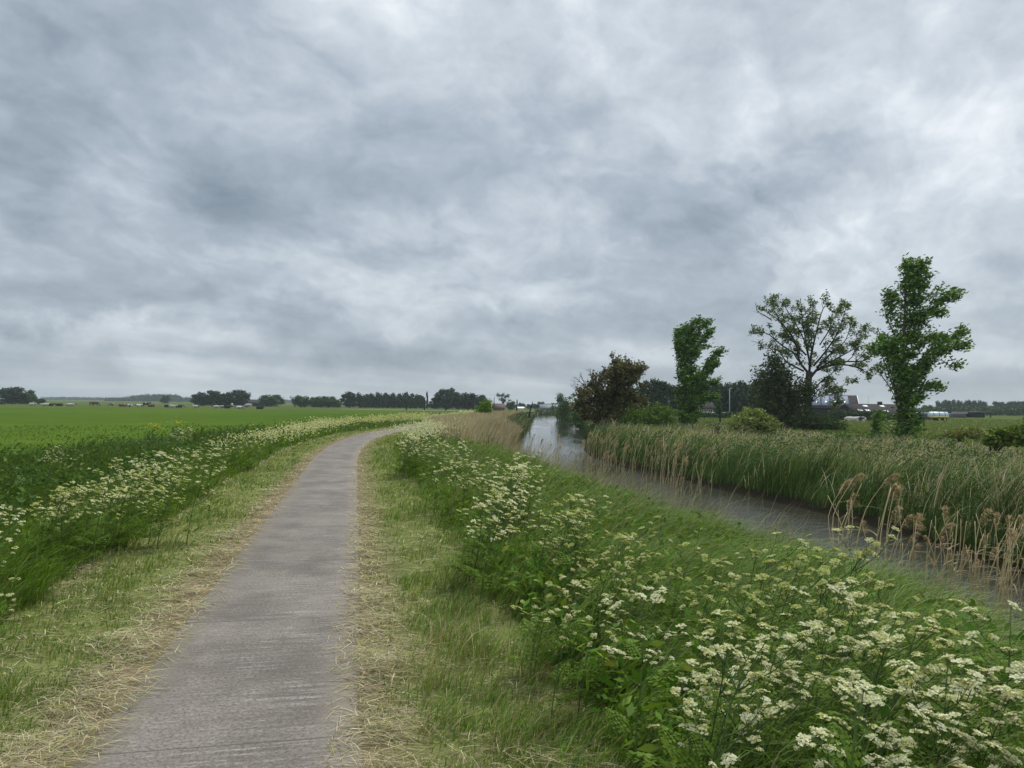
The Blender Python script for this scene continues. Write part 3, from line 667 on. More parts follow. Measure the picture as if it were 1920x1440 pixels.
MAPLE = [(.068, .145, .018), (.095, .19, .022), (.13, .235, .034), (.040, .088, .014), (.18, .26, .07)]
def young_maple(name, px, d, base_py, limbs, trunk, sc, label, seed, per_m=60, lsize=.17):
    """limbs: polylines in photograph pixels relative to the foot of the trunk (right, up), each with its depth"""
    rng = np.random.default_rng(seed); x, y = at(px, d); z = gh(x, y)
    root = empty(name, (x, y, z), 0, label, 'tree', 'young roadside trees')
    mb = MB(); tw = []
    T = catmull([(a * sc, b * sc, c * sc) for a, b, c in trunk], 14)
    mb.tube(T, np.linspace(.17, .03, 14), 8)
    for j in range(46):                                     # short shoots clothing the trunk itself
        i = rng.integers(1, 13); p = T[i]; q = p + np.array([rng.normal(.25, .4), rng.normal(0, .4), rng.uniform(.2, .8)])
        grow(mb, np.linspace(p, q, 4), .025, .01, 1, 2, rng, tw, kids=(4, 4), wnd=.3, ratio=.6)
    for j in range(16):                                     # leafy suckers round the foot
        i = rng.integers(0, 4); p = T[i]; q = p + np.array([rng.normal(.05, .28), rng.normal(0, .28), rng.uniform(.25, .7)])
        grow(mb, np.linspace(p, q, 4), .018, .008, 1, 2, rng, tw, kids=(4, 4), wnd=.2, ratio=.45)
    for pl, dep, r in limbs:
        pts = np.array([(a * sc, dep * sc * (k / (len(pl) - 1)) if k else 0, b * sc) for k, (a, b) in enumerate(pl)])
        cp = catmull(pts, 10); tw.append((cp[2:], np.linalg.norm(cp[-1] - cp[2]) * 1.6))
        grow(mb, cp, r, .012, 0, 2, rng, tw, kids=(10, 4), spread=.75, up=.3, wnd=.30, ratio=.19, t0=.12)
    mb.build('trunk', M_BARK, root, True)
    part('crown', leaf_cloud(tw, per_m, .14, lsize * 1.3, lsize * .55, MAPLE, [4, 4, 3, 3, 1], rng, (1.5, 0, .6), (.50, 0, .20), .18, .34), M_LEAF, root)
    return root
S4 = 45 / FPX                                               # metres per photograph pixel at the tree's distance
young_maple('maple_tree', 1688, 45, 825,
    [([(0, 60), (-18, 110), (-42, 165), (-50, 178)], -25, .06), ([(0, 75), (-14, 140), (-28, 200), (-46, 168)], 30, .05), ([(2, 95), (-8, 150), (-38, 185)], 10, .05),
     ([(0, 110), (-20, 160), (-30, 195)], -30, .045), ([(2, 130), (-6, 200), (-22, 250), (-20, 290)], 18, .05),
     ([(3, 60), (22, 90), (52, 108), (84, 106)], 20, .05), ([(3, 80), (30, 125), (60, 160), (92, 142)], -20, .055), ([(4, 95), (40, 160), (80, 190), (118, 214)], 10, .07),
     ([(4, 105), (30, 150), (70, 178), (95, 180)], -40, .05), ([(5, 120), (30, 180), (62, 200), (98, 205)], 35, .05),
     ([(6, 170), (25, 220), (60, 262), (98, 284)], -15, .065), ([(6, 185), (30, 235), (62, 250), (90, 246)], 25, .05), ([(8, 215), (28, 260), (60, 285), (86, 268)], -25, .045),
     ([(8, 235), (24, 275), (40, 300), (52, 298)], 25, .04), ([(10, 260), (12, 300), (34, 325), (52, 312)], 10, .04), ([(10, 270), (-2, 300), (22, 330), (34, 340)], -12, .035),
     ([(9, 250), (-12, 268), (-16, 282)], 15, .03), ([(0, 55), (-10, 95), (-30, 130), (-38, 140)], 15, .04), ([(0, 70), (12, 110), (40, 130), (58, 150)], 30, .05),
     ([(0, 14), (-22, 30), (-38, 44), (-40, 60)], 10, .03), ([(0, 22), (14, 36), (20, 52)], -12, .025), ([(0, 24), (-14, 30), (-24, 22)], -14, .025)],
    [(0, 0, -6), (0, 0, 60), (4, 0, 130), (8, 0, 220), (12, 0, 300), (18, 0, 338)], S4, 'tall young tree in leaf, its trunk leafy to the ground, streaming right in the wind', 4, 70, .20)
S2 = 66 / FPX
young_maple('maple_tree', 1284, 66, 800,
    [([(0, 40), (-12, 90), (-18, 140), (-20, 170)], -12, .05), ([(2, 60), (-8, 120), (-16, 170), (-14, 192)], 14, .05), ([(2, 90), (-4, 150), (-10, 195)], -6, .04),
     ([(3, 40), (20, 80), (40, 110), (58, 128)], 12, .05), ([(3, 60), (24, 100), (44, 135), (58, 150)], -12, .05), ([(4, 50), (25, 70), (45, 88), (60, 92)], 18, .045),
     ([(4, 100), (16, 140), (34, 175), (46, 190)], 12, .045), ([(4, 120), (10, 160), (20, 190), (36, 202)], -10, .04), ([(4, 140), (4, 170), (10, 200), (26, 206)], 6, .035), ([(2, 110), (-4, 150), (0, 195)], 8, .035),
     ([(2, 25), (20, 50), (40, 60), (50, 66)], -20, .04), ([(0, 25), (-10, 50), (-16, 80)], 16, .04), ([(0, 12), (12, 24), (20, 30)], 10, .03), ([(0, 10), (-10, 18), (-14, 30)], -8, .03), ([(0, 30), (6, 60), (26, 84)], 26, .04), ([(0, 30), (0, 60), (-8, 100)], -26, .04)],
    [(0, 0, -10), (0, 0, 40), (3, 0, 100), (4, 0, 150), (6, 0, 200)], S2, 'slim young tree in leaf swept right by the wind, beside the low round shrub', 8, 66, .24)

def hawthorn():
    rng = np.random.default_rng(21); d = 62; s = d / FPX; x, y = at(1134, d); root = empty('hawthorn_tree', (x, y, gh(x, y)), 0, 'broad brown leaved old tree with bare twigs on one side, at the water', 'tree')
    mb = MB(); tw = []; dead = []
    for px in ((0, 6), (18, -4), (-8, 2)):
        mb.tube(catmull([(px[0] * s, px[1] * s, -.3), (px[0] * s + .1, 0, 25 * s), (px[0] * .5 * s, 0, 60 * s)], 7), np.linspace(.2, .1, 7), 7)
    limbs = [((0, 30), (8, 70), (16, 110), (24, 138)), ((0, 30), (-10, 60), (-12, 95), (5, 120)), ((0, 40), (20, 80), (38, 110), (55, 122)), ((5, 45), (30, 80), (55, 100), (62, 112)),
             ((5, 30), (30, 55), (55, 68), (76, 62)), ((5, 25), (30, 38), (52, 42), (72, 42)), ((0, 25), (-25, 45), (-48, 52), (-62, 44)), ((0, 30), (-25, 60), (-45, 72), (-54, 68)),
             ((0, 20), (25, 24), (45, 26), (55, 22)), ((0, 16), (-12, 26), (-30, 34), (-44, 30)), ((0, 30), (0, 60), (20, 90), (36, 95)), ((0, 30), (0, 55), (-20, 80), (-30, 92)), ((5, 16), (10, 20), (24, 14), (36, 6)),
             ((0, 24), (14, 50), (36, 60), (60, 82)), ((0, 24), (10, 44), (30, 40), (66, 50)), ((2, 60), (10, 90), (24, 120), (40, 126)), ((0, 12), (-10, 14), (-16, 6), (-20, 2))]
    for j in range(2):
        for k, pl in enumerate(limbs):
            dep = rng.uniform(-45, 45); pts = np.array([(a * s * rng.uniform(.85, 1.05), dep * s * (i / 3), b * s) for i, (a, b) in enumerate(pl)])
            grow(mb, catmull(pts, 8), .06, .012, 0, 2, rng, tw, kids=(9, 4), spread=.9, up=.12, wnd=.1, ratio=.34, t0=.2)
    for pl in (((-6, 60), (-25, 75), (-40, 95), (-46, 108)), ((-8, 55), (-30, 72), (-52, 82), (-60, 92)), ((-20, 66), (-40, 72), (-56, 70), (-62, 66)), ((-10, 70), (-22, 90), (-28, 112), (-27, 122)), ((-8, 62), (-34, 84), (-50, 98), (-55, 104))):
        pts = np.array([(a * s, rng.uniform(-.5, .5), b * s) for a, b in pl])
        grow(mb, catmull(pts, 8), .045, .012, 0, 2, rng, dead, kids=(6, 4), spread=.8, up=.25, wnd=-.05, ratio=.35, t0=.3)
    mb.build('trunk', M_BARKD, root, True)
    tg = [t for t in tw if t[0][:, 0].mean() > 36 * s and rng.random() < .8]
    green = leaf_cloud(tg, 12, .13, .2, .12, [(.075, .14, .02), (.10, .165, .03)], [1, 1], rng, (.9, 0, .2))
    part('crown', join([green, leaf_cloud(tw, 46, .15, .25, .15, [(.100, .085, .028), (.125, .112, .036), (.068, .062, .020), (.125, .090, .034), (.105, .118, .034), (.19, .175, .075)], [4, 4, 3, 2, 3, 1], rng, (.8, 0, .05), (.08, 0, 0))]), M_LEAF, root)
hawthorn()

def ash():
    rng = np.random.default_rng(33); d = 74; s = d / FPX; x, y = at(1517, d); root = empty('ash_tree', (x, y, gh(x, y)), 0, 'spreading half bare old tree with crooked limbs and thin leaf tufts', 'tree')
    mb = MB(); tw = []; dead = []
    T = catmull([(0, 0, -10 * s), (-2 * s, 0, 40 * s), (-2 * s, 0, 80 * s), (0, 0, 110 * s)], 8); mb.tube(T, np.linspace(.42, .30, 8), 9)
    limbs = [(((0, 95), (20, 116), (60, 124), (95, 118), (118, 105)), .16, 10), (((15, 112), (60, 128), (95, 130), (118, 150), (122, 175)), .10, -25), (((0, 105), (5, 140), (15, 180), (28, 225), (40, 240)), .14, 12),
             (((0, 105), (-20, 130), (-28, 165), (-60, 205), (-100, 228)), .14, -10), (((-22, 140), (-50, 160), (-75, 182), (-105, 184)), .09, 22), (((-10, 110), (-40, 128), (-55, 150), (-90, 155)), .10, 20),
             (((2, 120), (-8, 160), (-18, 200), (-25, 245)), .11, -22), (((-5, 140), (-35, 175), (-55, 215), (-66, 246)), .09, 22), (((8, 120), (30, 150), (52, 190), (62, 235)), .11, -20), (((15, 118), (45, 145), (75, 170), (90, 205)), .10, 24),
             (((25, 120), (60, 140), (85, 158), (98, 195)), .08, -10), (((5, 150), (0, 190), (8, 225), (14, 246)), .08, 26), (((0, 130), (-12, 175), (-42, 225), (-48, 240)), .08, 0), (((20, 160), (40, 190), (48, 220), (70, 240)), .07, 15),
             (((2, 70), (25, 95), (42, 110), (45, 130)), .08, -15), (((2, 50), (30, 70), (55, 80), (92, 92)), .06, 15), (((40, 72), (55, 60), (48, 45), (62, 55)), .04, 5), (((6, 60), (22, 80), (34, 66), (60, 76)), .05, -10)]
    for pl, r, dep in limbs:
        n = len(pl); pts = np.array([(a * s, dep * s * i / (n - 1), b * s) for i, (a, b) in enumerate(pl)])
        grow(mb, catmull(pts, 11), r, .02, 0, 3, rng, tw, kids=(7, 4, 3), spread=.72, up=.42, wnd=.10, ratio=.34, t0=.22, wob=.15)
    for pl in (((-45, 115), (-60, 138), (-80, 158), (-110, 166)), ((-70, 205), (-85, 215), (-98, 222), (-100, 238)), ((80, 120), (95, 118), (108, 108), (122, 104))):
        grow(mb, catmull(np.array([(a * s, 0, b * s) for a, b in pl]), 8), .06, .015, 0, 1, rng, dead, kids=(4,), ratio=.3)
    mb.build('trunk', M_BARKD, root, True)
    part('crown', leaf_cloud(tw, 48, .15, .28, .13, [(.09, .13, .026), (.12, .16, .036), (.06, .095, .022), (.15, .185, .055)], [3, 3, 2, 1], rng, (1.0, 0, .15), (.22, 0, .04), .12, along=(.45, 1)), M_LEAF, root)
ash()

def lobes_cloud(lobes, n, L, cols, wts, rng, axis=(.4, 0, .1), sd=.22, shell=.42, clump=True):
    """leaf cards through the volume of overlapping uneven lobes (x, y, z, rx, ry, rz)"""
    lb = np.array(lobes, float); vol = (lb[:, 3] * lb[:, 4] * lb[:, 5]) ** .7; k = rng.choice(len(lb), n, p=vol / vol.sum())
    v = rng.normal(0, 1, (n, 3)); v /= np.linalg.norm(v, axis=1)[:, None]
    bumpy = 1 + .30 * np.sin(v[:, 0] * 5.3 + k * 2.1) * np.cos(v[:, 1] * 4.7 + k) + .22 * np.sin(v[:, 2] * 7.9 + k * 1.3 + v[:, 0] * 5)
    P = lb[k, :3] + v * lb[k, 3:] * (rng.random(n) ** shell * bumpy)[:, None]
    P = P[P[:, 2] > .02]; n = len(P)
    c = np.array(cols, float)[rng.choice(len(cols), n, p=np.array(wts) / sum(wts))]
    c = c * np.exp(rng.normal(0, sd, (n, 1)))
    return cards(P, L * rng.uniform(.6, 1.4, n), L * .62 * rng.uniform(.6, 1.3, n), np.clip(c, 0, 1), axis, rng)
def bush(name, px, d, lobes, n, L, cols, wts, label, seed, cat='bush', axis=(.5, 0, .25), stems=6, h=1.0, group=None, base=0.0, shell=.42):
    """lobes in photograph pixels about the foot: (x, up, rx, rup), given a depth of their own"""
    rng = np.random.default_rng(seed); s = d / FPX; x, y = at(px, d); root = empty(name, (x, y, gh(x, y) + base), 0, label, cat, group)
    lb = [(a * s, rng.uniform(-.5, .5) * rx * s, b * s, rx * s, rx * s * .9, ru * s) for a, b, rx, ru in lobes]
    mb = MB()
    for j in range(stems):
        t = lb[j % len(lb)]; a = rng.normal(0, .12, 2)
        mb.tube(catmull([(a[0], a[1], -.15), (t[0] * .4 + a[0], t[1] * .4 + a[1], t[2] * .5), (t[0], t[1], t[2] + t[5] * .5)], 6), np.linspace(.035, .010, 6) * max(1, d / 40), 5)
    mb.build('stem', M_BARKD, root, True)
    part('foliage', lobes_cloud(lb, n, L, cols, wts, rng, axis, shell=shell), M_LEAF, root)
    return root
DK = [(.036, .058, .016), (.052, .08, .020), (.07, .10, .026), (.08, .078, .024)]
YG = [(.075, .140, .018), (.10, .175, .024), (.058, .11, .016), (.15, .21, .045)]
WL = [(.15, .19, .045), (.20, .24, .07), (.11, .15, .034), (.25, .28, .10)]
bush('dark_bush', 1462, 71, [(0, 45, 42, 55), (-20, 85, 30, 50), (-35, 30, 30, 35), (5, 100, 28, 35), (30, 50, 30, 50), (30, 15, 45, 25), (-10, 130, 16, 22), (70, 15, 22, 20), (50, 75, 22, 25)], 15000, .26, DK, [4, 4, 2, 2], 'big dark bush crowding the trunk of the half bare tree', 41, shell=.5, stems=9)
bush('bramble_bush', 1545, 70, [(0, 12, 26, 18), (22, 9, 20, 14), (-12, 18, 20, 18)], 3200, .22, [(.05, .085, .024), (.07, .11, .03)], [1, 1], 'low green bush at the foot of the half bare tree', 42)
bush('willow_bush', 1408, 46, [(0, 18, 38, 24), (-18, 14, 28, 20), (18, 22, 28, 24), (4, 36, 26, 16)], 7500, .17, WL, [3, 3, 3, 1], 'round pale yellow green bush standing in the far bank grass', 43, axis=(.6, 0, .9), base=.45)
bush('willow_bush', 1215, 60, [(0, 18, 40, 24), (22, 28, 28, 18), (-30, 14, 24, 18), (36, 16, 20, 16)], 7500, .18, YG, [3, 3, 3, 1], 'broad bright green bush between the brown tree and the slim young tree', 44, axis=(.6, 0, .5), base=.35)
bush('elder_bush', 1341, 42, [(0, 10, 9, 9), (4, 16, 7, 7), (-4, -14, 10, 16)], 900, .15, [(.03, .07, .02), (.045, .09, .026), (.09, .15, .05)], [3, 2, 1], 'small dark leafy bush poking out of the far bank reeds', 45, stems=3, base=.5)
bush('elder_bush', 906, 66, [(0, 12, 16, 22), (4, 28, 12, 14), (-8, 8, 12, 14), (-14, 2, 8, 12), (9, 34, 8, 8)], 3200, .17, [(.11, .21, .02), (.15, .26, .028), (.08, .16, .018)], [3, 3, 2], 'upright bright green bush above the dead reeds at the bend', 46, base=.3)
bush('bramble_bush', 1868, 27, [(-6, 8, 16, 22), (6, 22, 14, 16), (38, 20, 30, 22), (62, 36, 24, 20), (20, -4, 22, 16)], 4200, .13, [(.085, .15, .022), (.12, .19, .03), (.16, .21, .04), (.18, .17, .035)], [3, 3, 2, 1], 'leafy bush at the frame edge among the far bank reeds', 47, base=.85)
bush('bramble_bush', 1800, 36, [(0, 6, 30, 10), (26, 10, 20, 10)], 1500, .15, [(.13, .14, .03), (.16, .15, .04), (.10, .13, .03)], [1, 1, 1], 'low yellowish bush beside the leafy one among the reeds', 48, base=.8)
bush('sapling_bush', 1643, 52, [(0, 28, 9, 18), (3, 46, 7, 10), (-2, 12, 8, 12)], 900, .17, [(.07, .14, .024), (.09, .17, .03)], [1, 1], 'narrow green sapling just beside the tall young tree', 49, stems=2, group=None)
bush('sapling_bush', 1348, 100, [(0, 24, 6, 16), (0, 38, 4, 9)], 500, .26, [(.045, .10, .03), (.06, .12, .035)], [1, 1], 'slim upright sapling before the white rail fence', 50, stems=2)

# ------------------------------------------------------------------ trees in the distance
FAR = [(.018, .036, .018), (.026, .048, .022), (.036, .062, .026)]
_tree_mesh = {}
def far_mesh(kind, seed):
    if (kind, seed) in _tree_mesh: return _tree_mesh[(kind, seed)]
    rng = np.random.default_rng(900 + seed * 7 + len(kind)); mb = MB()
    if kind == 'round':
        lb = []
        for q in range(16):
            zc = rng.uniform(.2, .84); rr = .33 * math.sqrt(max(.02, 1 - ((zc - .40) / .50) ** 2)); a = rng.uniform(0, 6.28); s = rng.uniform(.10, .19)
            lb.append((rr * math.cos(a), rr * math.sin(a), zc, s, s, s * .9))
        lb += [(rng.normal(0, .04), 0, .50, .30, .30, .40), (rng.normal(0, .03), 0, .2, .30, .30, .2)]; n, L = 4200, .080
    elif kind == 'row':
        lb = [(rng.uniform(-.16, .16), rng.uniform(-.2, .2), z, rng.uniform(.14, .2), .18, .16) for z in np.linspace(.16, .86, 11)] + [(0, 0, .45, .30, .30, .46), (0, 0, .2, .34, .3, .2)]; n, L = 3200, .085
    elif kind == 'poplar':
        lb = [(rng.uniform(-.05, .05) + .04 * z, 0, z, .12 * (1.15 - z * .7), .12, .12) for z in np.linspace(.1, .92, 10)]; n, L = 1400, .08
    elif kind == 'sparse':
        lb = [(rng.uniform(-.36, .36), rng.uniform(-.3, .3), rng.uniform(.45, .92), rng.uniform(.08, .16), .12, rng.uniform(.07, .12)) for _ in range(16)]; n, L = 1000, .06
    else:                                                # leaning sapling
        lb = [(.0 + .34 * z * z, 0, z, .13 * (1.2 - z), .13, .10) for z in np.linspace(.1, .95, 9)]; n, L = 700, .06
    mb.tube([(0, 0, -.05), (0, 0, .3), (.02 if kind != 'leaning' else .1, 0, .62)], [.03, .024, .012], 6)
    if kind in ('sparse', 'round'):
        for j in range(6): mb.tube([(0, 0, .3), (lb[j][0] * .6, lb[j][1] * .6, .3 + (lb[j][2] - .3) * .7), tuple(lb[j][:3])], [.016, .010, .005], 4)
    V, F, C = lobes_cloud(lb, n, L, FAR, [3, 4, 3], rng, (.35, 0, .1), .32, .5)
    _tree_mesh[(kind, seed)] = (mb.mesh('trunk', [M_BARKD], True), np_mesh('crown', V, F, C, [M_LEAF]))
    return _tree_mesh[(kind, seed)]
def far_tree(name, px, top, width, d, kind, label, group=None, seed=0, mat=None, zoff=0.0):
    x, y = at(px, d); z = gh(x, y); h = zpx(px, top, d) - z + zoff; s = width / FPX * d
    root = empty(name, (x, y, z), 0, label, 'tree', group)
    root.scale = (s * 1.25, s * 1.25, h)
    tm, cm = far_mesh(kind, seed); link(bpy.data.objects.new('trunk', tm), root); c = link(bpy.data.objects.new('crown', cm), root)
    if mat is not None: c.material_slots[0].link = 'OBJECT'; c.material_slots[0].material = mat
    root.rotation_euler = (0, 0, 0 if kind == 'leaning' else (seed * 1.7 + px) % 6.28)
    return root
M_LEAF_G = leaf_mat('mid_green_leaves', .26, .5, .12, (1.9, 2.2, 1.4))
M_LEAF_D = leaf_mat('deep_green_leaves', .22, .5, .12, (1.0, 1.05, .85))
G1 = 'trees of the dark clump behind the cattle'
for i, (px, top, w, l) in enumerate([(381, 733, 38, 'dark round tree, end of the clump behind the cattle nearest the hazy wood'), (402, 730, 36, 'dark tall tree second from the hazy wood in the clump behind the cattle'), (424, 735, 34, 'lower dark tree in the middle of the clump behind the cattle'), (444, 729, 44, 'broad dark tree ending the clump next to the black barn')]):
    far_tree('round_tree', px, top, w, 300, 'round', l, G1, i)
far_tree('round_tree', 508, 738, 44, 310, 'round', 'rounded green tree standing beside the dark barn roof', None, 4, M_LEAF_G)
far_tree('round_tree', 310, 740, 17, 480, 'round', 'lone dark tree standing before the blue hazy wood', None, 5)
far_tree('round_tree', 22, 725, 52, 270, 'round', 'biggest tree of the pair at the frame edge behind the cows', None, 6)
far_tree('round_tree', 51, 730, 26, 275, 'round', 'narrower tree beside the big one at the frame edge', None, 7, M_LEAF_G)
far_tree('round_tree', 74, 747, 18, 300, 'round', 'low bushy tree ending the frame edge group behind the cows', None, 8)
G2 = 'small trees along the far field edge'
for i, (px, top, w, k, l) in enumerate([(553, 742, 20, 'sparse', 'thin topped tree at the start of the loose line of field trees'), (566, 740, 30, 'round', 'rounded tree, tallest in the loose line of field trees'), (588, 743, 20, 'round', 'small round tree in the middle of the loose line of field trees'), (602, 741, 24, 'round', 'bushy tree next to the middle of the loose line of field trees'), (617, 742, 28, 'round', 'wide tree near the end of the loose line of field trees'), (633, 749, 16, 'round', 'low tree closing the loose line of field trees by the long row')]):
    far_tree('field_tree', px, top, w, 290, k, l, G2, i + 1, M_LEAF_G)
G3 = 'trees of the long dense row'
far_tree('row_tree', 655, 734, 32, 300, 'round', 'round tree standing tallest at the start of the long dense row', G3, 9)
for i in range(12):
    far_tree('row_tree', 676 + i * 10.3, 737 + [0, 2, 1, -1, 0, 1, 0, 1, -1, 1, 3, 4][i], 21, 300 + (i % 3) * 4, 'row', 'one of the even dark trees of the long dense row beyond the field', G3, i % 5)
far_tree('poplar_tree', 801, 735, 13, 300, 'poplar', 'narrow upright poplar between the long row and the tall round clump')
G4 = 'trees of the tall round clump'
for i, (px, top, w, l) in enumerate([(816, 744, 24, 'low round tree at the foot of the tall clump beside the poplar'), (839, 725, 44, 'highest domed tree of the dark clump right of the long row'), (861, 733, 40, 'broad dark tree next to the highest domed one'), (878, 735, 32, 'dark rounded tree in the middle of the tall clump'), (897, 738, 34, 'last rounded tree of the tall clump above the bright green bush')]):
    far_tree('round_tree', px, top, w, 290, 'round', l, G4, i)
for i, (px, top) in enumerate([(762, 751), (796, 746), (836, 748)]):
    far_tree('sapling_tree', px, top, 9, 225, 'poplar', ['small dark sapling before the middle of the long dense row', 'small dark sapling before the poplar', 'small dark sapling before the highest domed tree'][i], 'saplings along the far road', 1)
far_tree('cypress_tree', 926, 746, 6, 260, 'poplar', 'thin dark pointed tree beside the red roofed house', None, 2)
far_tree('sparse_tree', 944, 737, 26, 270, 'sparse', 'airy see-through tree rising behind the red roofed house', None, 3)
far_tree('round_tree', 958, 751, 18, 280, 'round', 'low round tree beside the airy see-through tree', None, 2, M_LEAF_G)
far_tree('sapling_tree', 969, 750, 9, 150, 'poplar', 'columnar dark sapling beyond the pale reeds, upright', None, 3)
far_tree('sapling_tree', 992, 753, 16, 115, 'leaning', 'sapling bent over by the wind beyond the pale reeds', None, 0)
for i, (px, top, w) in enumerate([(978, 754, 14), (992, 757, 12), (1005, 756, 16), (1014, 752, 14), (1026, 756, 18), (1040, 755, 20), (1052, 757, 14)]):
    far_tree('far_tree', px, top, w, 380, 'round', 'one of the small far trees in a line beyond the river end', 'far trees beyond the river end', i)
far_tree('alder_tree', 1057, 734, 40, 140, 'sparse', 'light green open tree on the bank at the end of the river', None, 5, M_LEAF_G)
bush('alder_bush', 1060, 140, [(0, 14, 18, 20), (5, 30, 14, 14), (-8, 20, 13, 15), (0, 6, 18, 10)], 2200, .34, [(.07, .13, .028), (.095, .165, .036)], [1, 1], 'round green bush below the open tree at the end of the river', 51)
bush('alder_bush', 1092, 90, [(0, 14, 20, 18), (-10, 24, 14, 16), (10, 28, 16, 16), (8, 8, 22, 12)], 3200, .24, [(.05, .105, .022), (.065, .13, .028)], [1, 1], 'green bush on the river bank just behind the brown leaved tree', 52)
G5 = 'tall dark trees around the brick house'
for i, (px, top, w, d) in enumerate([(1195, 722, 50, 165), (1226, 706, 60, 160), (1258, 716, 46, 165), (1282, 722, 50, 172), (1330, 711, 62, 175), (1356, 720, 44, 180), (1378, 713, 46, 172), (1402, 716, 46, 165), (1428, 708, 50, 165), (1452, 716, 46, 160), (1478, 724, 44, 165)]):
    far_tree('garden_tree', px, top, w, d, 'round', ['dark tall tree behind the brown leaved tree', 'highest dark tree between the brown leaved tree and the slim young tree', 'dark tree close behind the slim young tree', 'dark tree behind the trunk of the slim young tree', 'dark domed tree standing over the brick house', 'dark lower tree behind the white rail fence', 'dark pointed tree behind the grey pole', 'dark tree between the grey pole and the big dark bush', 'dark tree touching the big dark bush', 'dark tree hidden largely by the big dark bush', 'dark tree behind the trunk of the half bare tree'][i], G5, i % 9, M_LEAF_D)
G6 = 'hazy trees of the far row across the pasture'
for i in range(10):
    far_tree('hazy_tree', 1762 + i * 9.3, 750 + [2, 0, 1, 0, 1, 2, 0, 1, 1, 3][i], 17, 430, 'row', 'one of the even hazy trees of the far row beyond the tank trailer', G6, i % 5)
for i in range(5):
    far_tree('hazy_tree', 1872 + i * 14, 750 + [1, 2, 0, 1, 2][i], 24, 430, 'round', 'one of the rounder hazy trees ending the far row beyond the black shed', G6 + ' end', i + 2)
far_tree('round_tree', 1738, 758, 22, 300, 'round', 'low round tree beside the start of the hazy far row', None, 3, M_LEAF_G)
def wood(name, prof, d, label, leaf, cols, dens=1.0):
    """a far wood that reads as one mass: prof = (photo x, photo y of its top)"""
    rng = np.random.default_rng(len(name)); p = np.array(prof, float); lb = []
    for px in np.arange(p[0, 0], p[-1, 0], 4.0):
        top = np.interp(px, p[:, 0], p[:, 1]) + rng.uniform(-.3, .8)
        for dd in (d, d * 1.06):
            x, y = at(px, dd); z0 = gh(x, y); zt = zpx(px, top, dd); w = 5.5 * dd / FPX
            for z in np.linspace(z0 + 1, max(z0 + 1.2, zt - w * .6), 3): lb.append((x, y + rng.uniform(-8, 8), z, w, w * 1.4, w * .6 + .8))
    V, F, C = lobes_cloud(lb, int(len(lb) * 75 * dens), leaf, cols, [1] * len(cols), rng, sd=.2, shell=.5)
    tag(mesh_obj(name, np_mesh(name, V, F, C, [M_LEAF])), label, 'wood', kind='stuff')
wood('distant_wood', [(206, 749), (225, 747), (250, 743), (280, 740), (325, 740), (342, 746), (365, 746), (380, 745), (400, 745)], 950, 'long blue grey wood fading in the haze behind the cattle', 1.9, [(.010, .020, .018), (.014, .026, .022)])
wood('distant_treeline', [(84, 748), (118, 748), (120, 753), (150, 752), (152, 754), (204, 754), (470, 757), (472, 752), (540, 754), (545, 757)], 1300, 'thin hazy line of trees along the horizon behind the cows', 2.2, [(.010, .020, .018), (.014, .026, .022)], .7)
wood('hedge_treeline', [(1700, 768), (1760, 766), (1840, 764), (1930, 764), (2000, 765)], 300, 'low dark hedges and scrub below the hazy far row', .8, [(.03, .055, .022), (.04, .07, .026)], .8)

# ------------------------------------------------------------------ cow parsley: single plants, the nearer ones with their parts
PR = np.random.default_rng(77)
UW = [(.60, .60, .35), (.68, .675, .46)]; UY = [(.42, .45, .13), (.52, .52, .22), (.33, .39, .10)]
def umbel_mesh(seed, tone, fine):
    """flat-topped flower head: rays, small umbels of florets; about 7 cm across"""
    rng = np.random.default_rng(seed); mb = MB(); k = 11 if fine else 7; P = []; C = []
    cols = UW if tone == 0 else (UY if tone == 2 else UW + UY[:2])
    for j in range(k):
        a = j * 2.4 + rng.normal(0, .15); r = .034 * math.sqrt((j + .3) / k) * rng.uniform(.85, 1.15); e = np.array([r * math.cos(a), r * math.sin(a), .030 - r * r * 7 + rng.normal(0, .002)])
        mb.tube([(0, 0, 0), tuple(e * (.6, .6, .45)), tuple(e)], [.0008, .0006, .0006], 3, (.12, .18, .06), 0, False)
        q = 9 if fine else 4; b = rng.uniform(0, 6.28, q); rr = .0095 * np.sqrt(rng.random(q))
        P.append(e + np.stack([rr * np.cos(b), rr * np.sin(b), rng.uniform(0, .003, q)], 1)); C.append(np.tile(cols[rng.integers(len(cols))], (q, 1)) * rng.uniform(.85, 1.1, (q, 1)))
    P = np.concatenate(P); C = np.concatenate(C); n = len(P); s = .0062 if fine else .0095
    a = rng.uniform(0, 6.28, n); t = rng.normal(0, .35, (n, 2)); ux = np.stack([np.cos(a), np.sin(a), t[:, 0]], 1) * s; uy = np.stack([-np.sin(a), np.cos(a), t[:, 1]], 1) * s
    V = np.stack([P - ux, P - uy, P + ux, P + uy], 1).reshape(-1, 3)
    return mb, V, np.arange(n * 4).reshape(n, 4), np.clip(np.repeat(C, 4, axis=0), 0, 1)
